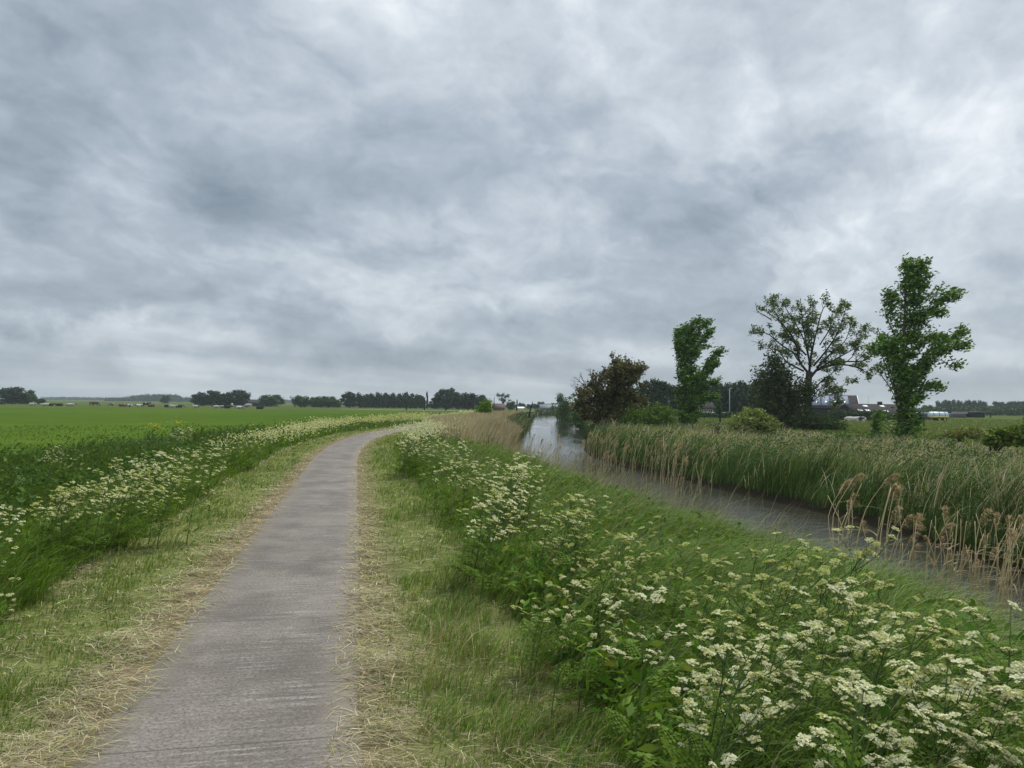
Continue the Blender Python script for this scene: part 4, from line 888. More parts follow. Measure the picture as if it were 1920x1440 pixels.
def fern_leaf(rng, L=.24):
    """pinnate feathery leaf lying along +x"""
    V, F, C = [], [], []; P = []; A = []; S = []
    for t in np.linspace(.2, 1, 8):
        for sg in (-1, 1):
            ln = L * .42 * (1.15 - t); base = np.array([L * t, 0, .05 * math.sin(t * 2.2)])
            for q in np.linspace(.2, 1, 4):
                P.append(base + np.array([ln * q * .5, sg * ln * q, -.02 * q])); S.append(.028 * (1.25 - q * .5) * (1.3 - .7 * t))
    P = np.array(P); S = np.array(S); n = len(P); a = rng.uniform(-.6, .6, n); ux = np.stack([np.cos(a), np.sin(a), rng.normal(0, .25, n)], 1) * S[:, None] * .62; uy = np.stack([-np.sin(a), np.cos(a), rng.normal(0, .25, n)], 1) * S[:, None] * .34
    V = np.stack([P - ux, P - uy, P + ux, P + uy], 1).reshape(-1, 3)
    c = np.array([(.10, .17, .016), (.13, .20, .02), (.075, .14, .014)])[rng.integers(0, 3, n)]
    return V, np.arange(n * 4).reshape(n, 4), np.repeat(c, 4, axis=0)
def parsley_layout(seed):
    """stem tube paths and the seats of heads and leaves of one plant, height about 1"""
    rng = np.random.default_rng(seed); lean = rng.uniform(.10, .22); main = catmull([(0, 0, 0), (lean * .25, 0, .35), (lean * .7, rng.normal(0, .03), .68), (lean * 1.35, rng.normal(0, .04), .97)], 9)
    paths = [(main, .0055, .0022)]; heads = [(main[-1], 1.0)]; leaves = []
    for j in range(rng.integers(6, 9)):
        t = .38 + .58 * (j + rng.random()) / 8; i = min(7, int(t * 8)); p = main[i]; a = j * 2.4 + rng.normal(0, .4); ln = rng.uniform(.16, .34) * (1.15 - .35 * t)
        e = p + np.array([math.cos(a) * ln * .8 + .06, math.sin(a) * ln * .8, ln * rng.uniform(.7, 1.1)]); e[2] = min(e[2], 1.02)
        q = catmull([p, p + (e - p) * .5 + np.array([math.cos(a), math.sin(a), -.3]) * .03, e], 5); paths.append((q, .003, .0013)); heads.append((e, rng.uniform(.75, 1.1)))
        for k in range(rng.integers(1, 4)):
            b = a + rng.normal(0, 1.2); l2 = rng.uniform(.06, .15); p2 = q[2 + (k % 2)]; e2 = p2 + np.array([math.cos(b) * l2 * .8 + .02, math.sin(b) * l2 * .8, l2 * .9]); paths.append((np.linspace(p2, e2, 3), .0016, .001)); heads.append((e2, rng.uniform(.55, .95)))
    for j in range(7): leaves.append((main[1 + j % 5], rng.uniform(0, 6.28), rng.uniform(.9, 1.5) * (1.1 - .09 * (j % 5))))
    return paths, heads, leaves
def xf(V, loc, rz, s, tilt=0.0, tilt_az=0.0):
    M = Matrix.Translation(loc) @ Matrix.Rotation(tilt_az, 4, 'Z') @ Matrix.Rotation(tilt, 4, 'Y') @ Matrix.Rotation(rz - tilt_az, 4, 'Z') @ Matrix.Scale(s, 4)
    A = np.array(M); return V @ A[:3, :3].T + A[:3, 3]
def umbel_full(seed, tone, fine=True):
    mb, V, F, C = umbel_mesh(seed, tone, fine); base = mb.nv
    mb.add(V, F, (), C, 1); return mb
UM = {(t, k): umbel_full(10 * t + k, t).mesh('umbel', [M_PETAL, M_PETAL]) for t in (0, 1, 2) for k in (0, 1, 2)}
FL = [np_mesh('leaf', *fern_leaf(np.random.default_rng(200 + k)), [M_GRASS]) for k in range(3)]
LAY = [parsley_layout(300 + k) for k in range(6)]
STEMS = []
for paths, heads, leaves in LAY:
    mb = MB()
    for p, r0, r1 in paths: mb.tube(p, np.linspace(r0, r1, len(p)), 5, (.11, .17, .055))
    STEMS.append(mb.mesh('stem', [M_GRASS], True))
def parsley_whole(k, tone):
    """the same plant as one mesh, for plants too far away to show their parts"""
    rng = np.random.default_rng(500 + k * 5 + tone); paths, heads, leaves = LAY[k]; parts = []; mb = MB()
    for p, r0, r1 in paths: mb.tube(p, np.linspace(r0, r1, len(p)) * 1.5, 3, (.11, .17, .055), 0, False)
    for e, s in heads:
        m2, V, F, C = umbel_mesh(int(rng.integers(1e6)), tone if rng.random() < .75 else 1, False)
        mb.add(xf(V, Vector(e), rng.uniform(0, 6), 1.0 * s, rng.uniform(.1, .5), rng.normal(0, .5)), F, (), C, 0)
    for p, a, s in leaves:
        V, F, C = fern_leaf(rng); mb.add(xf(V, Vector(p), a, s, -.3, a), F, (), C, 0)
    return mb.mesh('cow_parsley', [M_PETAL])
WHOLE = {(k, t): parsley_whole(k, t) for k in range(6) for t in (0, 1, 2)}
def parsley(px, py, H, spread, n, tone, label, group):
    cx, cy = hit(px, py, H * .93); near = math.hypot(cx, cy) < 6.8
    for j in range(n):
        k = int(PR.integers(6)); tn = int(PR.choice([tone, tone, 1, 0 if tone != 2 else 2])); h = H * PR.uniform(.82, 1.08); rz = PR.normal(0, .5)
        x = cx + PR.normal(0, spread * .6); y = cy + PR.normal(0, spread * .75)
        if XL(y) - x < .5 and cx > XP(cy): x = float(XL(y)) - .5 - .4 * PR.random()
        if cx > XP(cy): x = max(x, float(XP(y)) + 2.05)
        x -= .16 * h; z = gh(x, y) - .02
        if not near:
            o = bpy.data.objects.new('cow_parsley', WHOLE[(k, tn)]); o.location = (x, y, z); o.rotation_euler = (0, 0, rz); o.scale = (h, h, h); link(o); tag(o, label, 'wildflower', group); continue
        root = empty('cow_parsley', (x, y, z), rz, label, 'wildflower', group); root.scale = (h, h, h)
        link(bpy.data.objects.new('stem', STEMS[k]), root); paths, heads, leaves = LAY[k]
        for e, s in heads:
            o = bpy.data.objects.new('umbel', UM[(tn if PR.random() < .8 else 1, int(PR.integers(3)))]); o.location = e; o.rotation_euler = (PR.normal(0, .2), PR.uniform(.1, .55), PR.uniform(0, 6.3)); o.scale = (s * PR.uniform(.7, 1.0) * (1.25 if px > 1600 else 1.0),) * 3; link(o, root)
        for i, (p, a, s) in enumerate(leaves):
            o = bpy.data.objects.new('leaf', FL[i % 3]); o.location = p; o.rotation_euler = (0, -.35, a); o.scale = (s,) * 3; link(o, root)
N1 = 'white flowered cow parsley, '
for a in [
    (1380, 1165, .95, .32, 7, 0, N1 + 'in the dense patch halfway down the bank', 'cow parsley of the dense bank patch'),
    (1345, 1235, .85, .24, 4, 0, N1 + 'lower edge of the dense patch, nearest the mown strip', 'cow parsley by the mown strip'),
    (1470, 1250, .85, .2, 1, 1, N1 + 'single yellowing plant between the nearest patches', None),
    (1590, 1085, 1.0, .34, 7, 2, 'yellowish cow parsley in the patch standing before the river water', 'cow parsley before the water'),
    (1650, 1150, .95, .30, 4, 1, N1 + 'in the patch just below the one before the water', 'cow parsley below the water patch'),
    (1720, 1240, .90, .36, 4, 1, N1 + 'with wind blown heads in the corner patch', 'cow parsley of the corner patch'),
    (1850, 1240, .95, .34, 4, 0, N1 + 'with broad flat heads at the frame edge', 'cow parsley at the frame edge'),
    (1900, 1165, 1.0, .25, 3, 0, N1 + 'tallest, in front of the dry reed stalks at the frame edge', 'cow parsley before the reeds'),
    (1720, 1310, .85, .22, 2, 0, N1 + 'low plants near the bottom of the corner patch', 'low cow parsley in the corner'),
    (1850, 1335, .80, .25, 2, 1, N1 + 'lowest plants in the very corner', 'cow parsley in the very corner'),
    (1345, 1385, .42, .10, 1, 0, N1 + 'few small heads low in the grass below the dense patch', 'small cow parsley low in the grass'),
    (1190, 1085, .85, .10, 1, 0, 'single cow parsley with pure white heads set apart in the green grass', None),
    (1225, 1180, .6, .12, 1, 0, 'single small cow parsley above the mown strip edge', None),
    (1455, 1020, 1.0, .30, 4, 2, 'yellowish cow parsley against the river water, upstream of the corner', 'cow parsley against the water'),
    (1560, 990, 1.15, .22, 3, 2, 'tall yellowish cow parsley with heads over the far water edge', 'tall cow parsley at the water'),
    (1060, 945, 1.0, .42, 8, 2, 'yellow green cow parsley in the patch nearest the river bend', 'yellow green cow parsley of the middle bank'),
    (1120, 1000, .95, .42, 7, 2, 'yellow green cow parsley in the spreading patch beside the tall grass', 'yellow green cow parsley beside the grass'),
    (1090, 1080, .80, .35, 4, 1, 'cow parsley gone partly to seed, lower edge of the yellow green patch', 'seeding cow parsley'),
    (1240, 1030, .95, .35, 4, 2, 'yellow green cow parsley scattered before the leaning grass', 'scattered yellow green cow parsley'),
    (975, 880, 1.05, .48, 12, 0, N1 + 'in the big white drift on the bank beside the river', 'cow parsley of the white drift'),
    (950, 940, .95, .50, 8, 1, N1 + 'on the path side of the big white drift', 'cow parsley under the white drift'),
    (880, 870, .95, .60, 8, 1, N1 + 'in the smaller drift towards the path bend', 'cow parsley of the small drift'),
    (770, 815, 1.15, .70, 12, 0, N1 + 'in the tall clump at the inside of the path bend', 'cow parsley at the bend'),
    (812, 835, 1.0, .60, 7, 0, N1 + 'just riverward of the tall clump at the bend', 'cow parsley beside the bend clump'),
    (20, 980, .8, .18, 2, 0, N1 + 'at the edge of the uncut verge, close to the frame side', 'cow parsley at the verge side'),
    (8, 1085, .6, .10, 1, 0, 'single cow parsley cut by the frame side above the hay', None),
    (90, 850, .95, .60, 5, 0, N1 + 'few heads standing alone in the dark weeds', 'cow parsley in the dark weeds'),
    (215, 900, .95, .6, 16, 2, N1 + 'in the first thick stand of the uncut verge', 'cow parsley of the first stand'),
    (130, 920, .85, .5, 9, 2, 'yellowish cow parsley beside the first thick stand', 'yellowish cow parsley of the verge'),
    (300, 872, .95, .80, 15, 2, N1 + 'in the second thick stand of the uncut verge', 'cow parsley of the second stand'),
    (350, 850, 1.0, .80, 14, 0, N1 + 'whitest stand of the uncut verge', 'cow parsley of the whitest stand'),
    (425, 828, .95, 1.1, 15, 2, 'yellowish cow parsley farther along the uncut verge', 'cow parsley along the verge'),
    (340, 808, 1.1, 1.0, 9, 0, N1 + 'in the stand rising from the field ditch', 'cow parsley of the ditch')]:
    parsley(*a)
# the remaining far drifts along both sides of the path bend: too many and too small to count
def drift():
    parts = []
    for k, (px0, py0, px1, py1, H, n, w, tone) in enumerate([(450, 815, 620, 785, .95, 130, .9, 1), (600, 788, 800, 774, .95, 200, 1.2, 2), (760, 776, 890, 772, .9, 110, 1.6, 1), (760, 806, 850, 783, .95, 150, 1.2, 0), (840, 785, 895, 776, .95, 100, 1.5, 1)]):
        a = np.array(hit(px0, py0, H)); b = np.array(hit(px1, py1, H))
        for j in range(n):
            f = PR.random(); p = a + (b - a) * f + PR.normal(0, w * .6, 2); h = H * PR.uniform(.8, 1.1); z = gh(*p)
            r = math.hypot(*p); m_ = 20; q = PR.normal(0, 1, (m_, 3)) * (.16, .16, .10) + (p[0] + .1, p[1], z + h * .9)
            s = np.full(m_, max(.05, r * 1.15 / 740)); cols = np.array({0: UW, 1: UW + UY[:2], 2: UY + UW[:1]}[tone]); c = cols[PR.integers(len(cols), size=m_)] * PR.uniform(.8, 1.05, (m_, 1))
            parts.append(cards(q, s * 1.3, s, c, None, PR))
            st = np.linspace((p[0], p[1], z), (p[0] + .1, p[1], z + h * .85), 2)
    V, F, C = join(parts)
    tag(mesh_obj('cow_parsley_drift', np_mesh('cow_parsley_drift', V, F, np.clip(C, 0, 1), [M_PETAL])), 'countless far cow parsley heads lining both sides of the path bend', 'wildflowers', kind='stuff')
drift()
# yellow flowering weeds by the ditch
for i, (px, py) in enumerate([(279, 800), (288, 798), (326, 793), (333, 795)]):
    x, y = hit(px, py, .95); rng = np.random.default_rng(60 + i); z = gh(x, y)
    root = empty('mustard_plant', (x, y, z), 0, ['yellow flowered plant in the ditch weeds, first of the looser pair', 'yellow flowered plant in the ditch weeds, second of the looser pair', 'yellow flowered plant beside the white flowers, first of the brighter pair', 'yellow flowered plant beside the white flowers, second of the brighter pair'][i], 'wildflower', 'yellow flowers in the ditch')
    mb = MB()
    for j in range(6): a = rng.uniform(0, 6.28); mb.tube([(0, 0, 0), (.06 * math.cos(a), .06 * math.sin(a), .5), (.2 * math.cos(a) + .1, .2 * math.sin(a), .95)], [.007, .005, .003], 4, (.08, .15, .04))
    mb.build('stem', M_GRASS, root)
    n = 26; P = rng.normal(0, 1, (n, 3)) * (.2, .2, .11) + (.1, 0, .95)
    part('flowers', cards(P, .075, .06, np.tile((.55, .47, .03), (n, 1)) * rng.uniform(.8, 1.1, (n, 1)), None, rng), M_PETAL, root)
    P = rng.normal(0, 1, (50, 3)) * (.14, .14, .22) + (.04, 0, .45); part('foliage', cards(P, .14, .06, np.tile((.05, .11, .025), (50, 1)), None, rng), M_GRASS, root)

# ------------------------------------------------------------------ single dry reeds with plumes
RR = np.random.default_rng(88)
REEDS = []
for k in range(6):
    ln = RR.uniform(.04, .20); mb = MB(); pts = catmull([(0, 0, 0), (ln * .12, RR.normal(0, .02), .4), (ln * .45, RR.normal(0, .03), .72), (ln, RR.normal(0, .03), 1.0)], 10)
    mb.tube(pts, np.linspace(.0058, .0024, 10), 5, (.56, .46, .26)); stalk = mb.mesh('stalk', [M_REED], True)
    n = 110; t = RR.random(n) ** .8; p0 = pts[-1] + ((t - .6) * .17)[:, None] * unit(pts[-1] - pts[-3]) + np.stack([np.maximum(t - .5, 0) * .06, t * 0, -np.maximum(t - .5, 0) ** 2 * .12], 1)
    H = RR.uniform(-.03, .07, n); lean = np.stack([RR.uniform(.02, .095, n) * (1.25 - .6 * t), RR.normal(0, .022, n)], 1)
    c = np.array([(.40, .30, .165), (.50, .39, .22), (.32, .235, .125)])[RR.integers(0, 3, n)]
    V, F, C = blades(p0[:, 0], p0[:, 1], p0[:, 2], H, np.full(n, .008), RR.uniform(0, 3.1, n), lean, c, 1.1, 3)
    plume = np_mesh('plume', V, F, C, [M_REED])
    lv = []
    for j in range(2):
        i = int(RR.integers(3, 8)); p = pts[i]; sgn = 1 if RR.random() < .75 else -1
        V, F, C = blades(np.array([p[0]]), np.array([p[1]]), np.array([p[2]]), np.array([RR.uniform(-.03, .12)]), np.array([.012]), np.array([1.5]), np.array([[sgn * RR.uniform(.1, .26), RR.normal(0, .06)]]), np.array([(.37, .31, .18)]), 1.2, 5)
        lv.append(np_mesh('leaf', V, F, C, [M_REED]))
    REEDS.append((stalk, plume, lv))
def reed(x, y, h, label, group, plume=True):
    k = int(RR.integers(6)); s, p, lv = REEDS[k]; z = max(gh(x, y), -1.3)
    root = empty('reed_stalk', (x, y, z), RR.normal(0, .6), label, 'reed', group); root.rotation_euler.x = RR.normal(0, .07); root.rotation_euler.y = RR.normal(.02, .09); root.scale = (h, h, h)
    link(bpy.data.objects.new('stalk', s), root)
    if plume: link(bpy.data.objects.new('plume', p), root)
    for l in lv[:(2 if RR.random() < .6 else 1)]: link(bpy.data.objects.new('leaf', l), root)
def reeds(px0, py0, px1, py1, n, h0, h1, sx, label, group, pl=.8, jit=1.0):
    """feet along the line between two points on the water, scattered by sx metres"""
    def w(px, py): k = ray(px, py); t = (WATER_Z - CAM_H) / k.z; return np.array([k.x * t, k.y * t])
    a, b = w(px0, py0), w(px1, py1)
    for j in range(n):
        p = a + (b - a) * ((j + RR.random()) / n) + RR.normal(0, sx, 2); reed(p[0], p[1], RR.uniform(h0, h1), label, group, RR.random() < pl)
reeds(1092, 860, 1205, 892, 50, 1.25, 1.75, .35, 'dry reed with a brown plume in the tight row before the far bank', 'plumed reeds in the row before the far bank', .95)
reeds(1215, 897, 1305, 928, 36, 1.15, 1.85, .25, 'dry plumed reed in the taller clump ending the row before the far bank', 'plumed reeds of the taller clump', .95)
reeds(1560, 1100, 1660, 1130, 16, 1.5, 2.15, .22, 'tall dry plumed reed standing over the water before the dark bank', 'tall reeds standing over the water', .7)
reeds(1690, 1135, 1960, 1165, 100, 1.05, 1.75, .36, 'dry reed stalk in the thick stand at the frame edge', 'reed stalks in the thick stand', .38)
reeds(1000, 905, 1120, 960, 30, 1.25, 1.7, .35, 'thin grey reed seen against the bright water past the white drift', 'thin reeds against the bright water', .5)

# ------------------------------------------------------------------ cattle
def cow_mesh(lying, grazing):
    mb = MB(); dz = -.62 if lying else 0
    body = [(-1.02, .98), (-.98, 1.08), (-.75, 1.16), (-.3, 1.10), (.2, 1.10), (.55, 1.14), (.8, 1.16)]
    neck = [(1.05, 1.22), (1.25, 1.34), (1.38, 1.40), (1.5, 1.34), (1.68, 1.18), (1.74, 1.13)] if not grazing else [(1.05, 1.02), (1.28, .72), (1.42, .45), (1.52, .30), (1.64, .13), (1.68, .08)]
    cl = np.array([(x, 0, z + dz) for x, z in body + neck]); rad = [.12, .27, .36, .42, .42, .37, .30, .20, .16, .17, .145, .10, .05]
    mb.tube(cl, rad, 10)
    for sx, fr in ((-.78, 0), (.62, 1)):
        for sy in (-.2, .2):
            if lying: pts = [(sx, sy * 1.3, .35), (sx + .35, sy * 1.9, .14), (sx - .1, sy * 1.9, .07)]
            else: pts = [(sx, sy, .95), (sx + (.08 if not fr else 0), sy, .55), (sx - (.07 if not fr else -.02), sy, .42 if fr else .40), (sx, sy, .07), (sx + .05, sy, 0)]
            mb.tube(pts, np.array([.16, .10, .065, .05, .065])[:len(pts)], 7)
    mb.tube([(-1.02, 0, 1.15 + dz), (-1.12, 0, .8 + dz), (-1.1, 0, max(.45 + dz, .1))], [.03, .022, .045], 5)
    hx, _, hzz = cl[9]
    for sy in (-1, 1): mb.tube([(hx - .03, sy * .1, hzz + .08), (hx - .06, sy * .26, hzz + .08)], [.05, .02], 5)
    if not lying: mb.tube([(-.45, 0, .78), (-.4, 0, .62)], [.16, .08], 7)
    return mb
def cow_mat(name, c1, c2, lo, hi, sc):
    mt, T = new_mat(name); v = T.n('ShaderNodeTexCoord').outputs['Object']
    i = T.n('ShaderNodeObjectInfo').outputs['Random']; v = T.vmath('ADD', v, T.scale((7, 3, 5), i))
    f = T.noise(v, sc, 2, .4); finish(T, principled(T, T.mix(T.mapr(f, lo, hi, 0, 1), c1, c2), .8, .2)); return mt
COAT = {'black': cow_mat('coat_black', (.018, .015, .013), (.5, .48, .44), .64, .66, 1.3), 'white': cow_mat('coat_white', (.42, .40, .36), (.02, .017, .015), .64, .66, 1.3),
        'pied': cow_mat('coat_pied', (.02, .017, .015), (.6, .57, .53), .49, .51, 1.5), 'brown': cow_mat('coat_brown', (.075, .040, .025), (.13, .075, .045), .4, .6, 2)}
CM = {(k, c): cow_mesh(k == 'lying', k == 'grazing').mesh('cow', [COAT[c]], True) for k in ('lying', 'grazing', 'standing') for c in COAT}
for px, py, pose, coat, rz, label in [
    (4, 757, 'lying', 'black', 0, 'black cow at the very frame edge under the big tree'), (40, 756, 'lying', 'brown', 3, 'brown cow lying before the big tree at the frame edge'), (52, 756.5, 'standing', 'black', .3, 'black cow standing beside the first white one'), (60, 759, 'lying', 'white', 0, 'white cow lying nearest the frame edge trees'),
    (84, 760, 'lying', 'white', 3, 'white cow lying before the low hazy treeline'), (94, 760, 'lying', 'black', 0, 'black cow lying right beside the white one'), (111, 760, 'lying', 'black', 3.1, 'lone black cow between two white ones'), (128, 760, 'lying', 'white', 0, 'white cow with a dark patch, lying apart'), (134, 760, 'lying', 'pied', 1, 'pied cow beside the white one lying apart'),
    (172, 759, 'standing', 'brown', 1.2, 'brown cow turned away, first of the brown pair'), (179, 760, 'grazing', 'brown', 0, 'brown cow grazing, second of the brown pair'), (208, 759.5, 'lying', 'pied', 3, 'pied cow lying before the edge of the blue wood'), (229, 761, 'lying', 'brown', 0, 'dark brown cow lying before the blue wood'), (238, 761, 'lying', 'white', .5, 'small white cow before the blue wood'), (245, 761.5, 'lying', 'pied', 2, 'pied cow just beside the small white one'),
    (260, 761, 'lying', 'pied', 0, 'pied cow lying close to the big black one'), (274, 761, 'standing', 'black', 0, 'biggest black cow, standing before the blue wood'), (284, 761.5, 'lying', 'brown', 3, 'brown cow lying behind the biggest black one'), (314, 762.5, 'lying', 'black', 0, 'black cow lying below the lone dark tree'), (323, 763, 'lying', 'white', 0, 'white cow lying first in the low line of three'), (331, 763, 'lying', 'black', 0, 'black cow lying second in the low line of three'), (339, 763, 'lying', 'pied', 3, 'pied cow lying third in the low line of three'),
    (368, 763.5, 'lying', 'white', 3, 'white cow lying alone before the start of the dark clump'), (402, 763, 'standing', 'black', 2.6, 'black cow standing before the dark clump'), (406, 764, 'lying', 'white', 0, 'white cow lying at the feet of the standing black one'), (417, 764, 'lying', 'pied', 2, 'pied cow behind the dark clump centre'), (426, 764.5, 'lying', 'black', 0, 'black cow lying before the dark clump centre'), (435, 763.5, 'standing', 'white', 1.8, 'white cow standing under the broad dark tree'), (447, 765, 'lying', 'white', 1, 'white cow lying beside the dark pied one'), (455, 765, 'lying', 'pied', 0, 'dark pied cow lying beside the biggest white one'), (466, 764.5, 'grazing', 'white', 3, 'biggest white cow at the end of the dark clump'), (487, 766, 'lying', 'black', 0, 'last black cow, lying before the dark barn'),
    (1610, 789, 'lying', 'white', 2.9, 'bigger white cow lying in the pasture before the long barn'), (1596, 789, 'lying', 'white', .4, 'smaller white cow lying next to the bigger one across the river')]:
    k = ray(px, py + 1.5); zf = -.3; t = (zf - CAM_H) / k.z if k.z < 0 else 300; d = min(k.y * t, 300) if px < 1000 else 118
    x, y = at(px, d); o = bpy.data.objects.new('cow', CM[(pose, coat)]); o.location = (x, y, gh(x, y)); o.rotation_euler = (0, 0, rz + RR.normal(0, .2)); s = .95 if px < 1000 else 1.0; o.scale = (s, s, s); link(o); tag(o, label, 'cow', 'cattle in the far field' if px < 1000 else 'cattle in the pasture')

# ------------------------------------------------------------------ birds
def bird(name, x, y, z, s, body, label, cat):
    mb = MB(); mb.tube(np.array([(-.30, 0, .04), (-.2, 0, .09), (0, 0, .11), (.14, 0, .13), (.19, 0, .22), (.23, 0, .28), (.29, 0, .28), (.36, 0, .265)]) * s, np.array([.015, .06, .10, .075, .045, .05, .03, .008]) * s, 8, body)
    tag(mb.build(name, M_FEATHER, None, True, (x, y, z)), label, cat)
M_FEATHER = leaf_mat('feathers', 0, .6, .2)
x, y = at(1071, 105); bird('duck', x, y, WATER_Z, 1.2, (.06, .045, .03), 'small dark duck swimming alone on the far reach of the river', 'duck')
x, y = at(1501, 74); bird('crow', x, y + .2, zpx(1501, 599, 74), 1.3, (.012, .012, .014), 'black crow perched high in the half bare tree', 'bird')

# ------------------------------------------------------------------ farm buildings and gear
M_BRICK = noise_mat('brick', (.16, .075, .05), (.24, .12, .08), 3, .9, .1); M_ROOF = noise_mat('brown_roof', (.028, .026, .026), (.048, .043, .042), 2, .9, .08); M_REDROOF = noise_mat('red_roof', (.070, .046, .040), (.10, .062, .054), 2, .8, .2)
M_WHITE = noise_mat('white_paint', (.70, .70, .68), (.80, .80, .78), 3, .5, .3); M_PANEL = noise_mat('solar_glass', (.10, .13, .19), (.15, .18, .25), 2, .25, .5); M_DARKW = noise_mat('tarred_boards', (.012, .012, .014), (.03, .03, .032), 4, .7, .2, stretch=(6, 1, 1))
M_GREY = noise_mat('grey_sheet', (.12, .13, .145), (.17, .18, .195), 2, .5, .4); M_GLASS = noise_mat('window_glass', (.02, .025, .03), (.05, .055, .06), 1, .1, .5); M_PLASTIC = noise_mat('black_plastic', (.012, .012, .013), (.025, .025, .027), 3, .45, .4); M_WOOD = noise_mat('weathered_wood', (.06, .048, .036), (.11, .09, .07), 8, .9, .1); M_RUBBER = noise_mat('tyre_rubber', (.012, .012, .012), (.03, .03, .03), 8, .9, .1)
M_METALP = noise_mat('galvanised_steel', (.35, .36, .37), (.45, .46, .47), 6, .5, .5)
def gable(root, L, Wd, eave, ridge, wall, roof, over=.3):
    """walls and a pitched roof of real thickness, ridge along x"""
    mb = MB(); h = Wd / 2
    V = [(x, y, z) for x in (-L / 2, L / 2) for y, z in ((-h, 0), (h, 0), (h, eave), (0, ridge - .12), (-h, eave))]
    mb.add(V, [(0, 5, 9, 4), (1, 2, 7, 6), (4, 9, 8, 3), (3, 8, 7, 2)], [(0, 4, 3), (0, 3, 2), (0, 2, 1), (5, 6, 7), (5, 7, 8), (5, 8, 9)]); mb.build('wall', wall, root)
    rb = MB(); dx = L / 2 + over; sl = (ridge - eave) / h; ye = h + over; ze = eave - over * sl
    for sg in (-1, 1):
        V = [(x, y * sg, z + dz) for x in (-dx, dx) for y, z in ((ye, ze), (0.001, ridge)) for dz in (0, .14)]
        rb.add(V, [(0, 4, 6, 2), (1, 3, 7, 5), (0, 1, 5, 4), (2, 6, 7, 3), (0, 2, 3, 1), (4, 5, 7, 6)])
    r = rb.build('roof', roof, root); return r, sl
def roof_patch(name, mt, parent, x0, x1, y0, y1, Wd, eave, ridge, thick=.06, side=-1):
    """a sheet lying on the roof slope, y measured up from the eave as a fraction"""
    h = Wd / 2; mb = MB()
    P = lambda f: (side * h * (1 - f), eave + (ridge - eave) * f + .15)
    V = [(x, P(f)[0], P(f)[1] + dz) for x in (x0, x1) for f in (y0, y1) for dz in (0, thick)]
    mb.add(V, [(0, 4, 6, 2), (1, 3, 7, 5), (0, 1, 5, 4), (2, 6, 7, 3), (0, 2, 3, 1), (4, 5, 7, 6)]); return mb.build(name, mt, parent)
def window(root, x, y, z, w, h, bars=1):
    f = MB(); t = .07
    f.box(x - w / 2 - t, x + w / 2 + t, y - .06, y + .02, z, z + t); f.box(x - w / 2 - t, x + w / 2 + t, y - .06, y + .02, z + h - t, z + h)
    f.box(x - w / 2 - t, x - w / 2, y - .06, y + .02, z + t, z + h - t); f.box(x + w / 2, x + w / 2 + t, y - .06, y + .02, z + t, z + h - t)
    for b in range(bars): xx = x - w / 2 + w * (b + 1) / (bars + 1); f.box(xx - .03, xx + .03, y - .05, y + .01, z + t, z + h - t)
    fr = f.build('window', M_WHITE, root); MB().box(x - w / 2, x + w / 2, y - .02, y + .005, z + t, z + h - t).build('pane', M_GLASS, fr)
# barn with solar panels
d = 150; x, y = at(1560, d); z = gh(x, y); R1 = empty('solar_barn', (x, y, z), R(-18), 'gabled farm building with solar panels on its roof, behind the half bare tree', 'barn')
gable(R1, 8.5, 8, 2.3, 4.7, M_DARKW, M_ROOF)
for i in range(4): roof_patch('solar_panel', M_PANEL, R1, -4.0 + i * 1.75, -2.4 + i * 1.75, .12, .92, 8, 2.3, 4.7)
mb = MB(); rt = 4.86
for sg in (-1, 1):
    V = [(4.6 + dx, sg * yy, zz + dz) for dx in (0, .08) for yy, zz in ((4.3, 2.16), (0.002, 4.76)) for dz in (-.14, .10)]
    mb.add(V, [(0, 4, 6, 2), (1, 3, 7, 5), (0, 1, 5, 4), (2, 6, 7, 3), (0, 2, 3, 1), (4, 5, 7, 6)])
mb.build('barge_board', M_WHITE, R1)
# long barn with skylights
d = 140; x, y = at(1632, d); z = gh(x, y); R2 = empty('long_barn', (x, y, z), R(4), 'long low barn with brown roof and five white skylights', 'barn')
rf, _ = gable(R2, 9.5, 8, 1.25, 2.95, M_DARKW, M_ROOF)
for xx, f in ((-3.6, .18), (-2.2, .18), (1.2, .14), (-1.6, .66), (1.7, .66)): roof_patch('skylight', M_WHITE, rf, xx - .42, xx + .42, f, f + .16, 8, 1.25, 2.95)
MB().box(1.55, 2.15, -.35, .35, 2.75, 3.55).build('chimney', M_ROOF, rf)
# brick house
d = 160; x, y = at(1314, d); z = gh(x, y); R3 = empty('brick_house', (x, y, z), R(6), 'small brick house with white windows behind the slim young tree', 'house')
rf, _ = gable(R3, 4.2, 5, 1.9, 3.3, M_BRICK, M_ROOF)
for xx in (-1.2, .0, 1.2): window(R3, xx, -2.5, .55, .75, 1.15)
MB().box(-1.6, -1.1, -.3, .3, 2.9, 3.9).build('chimney', M_BRICK, rf)
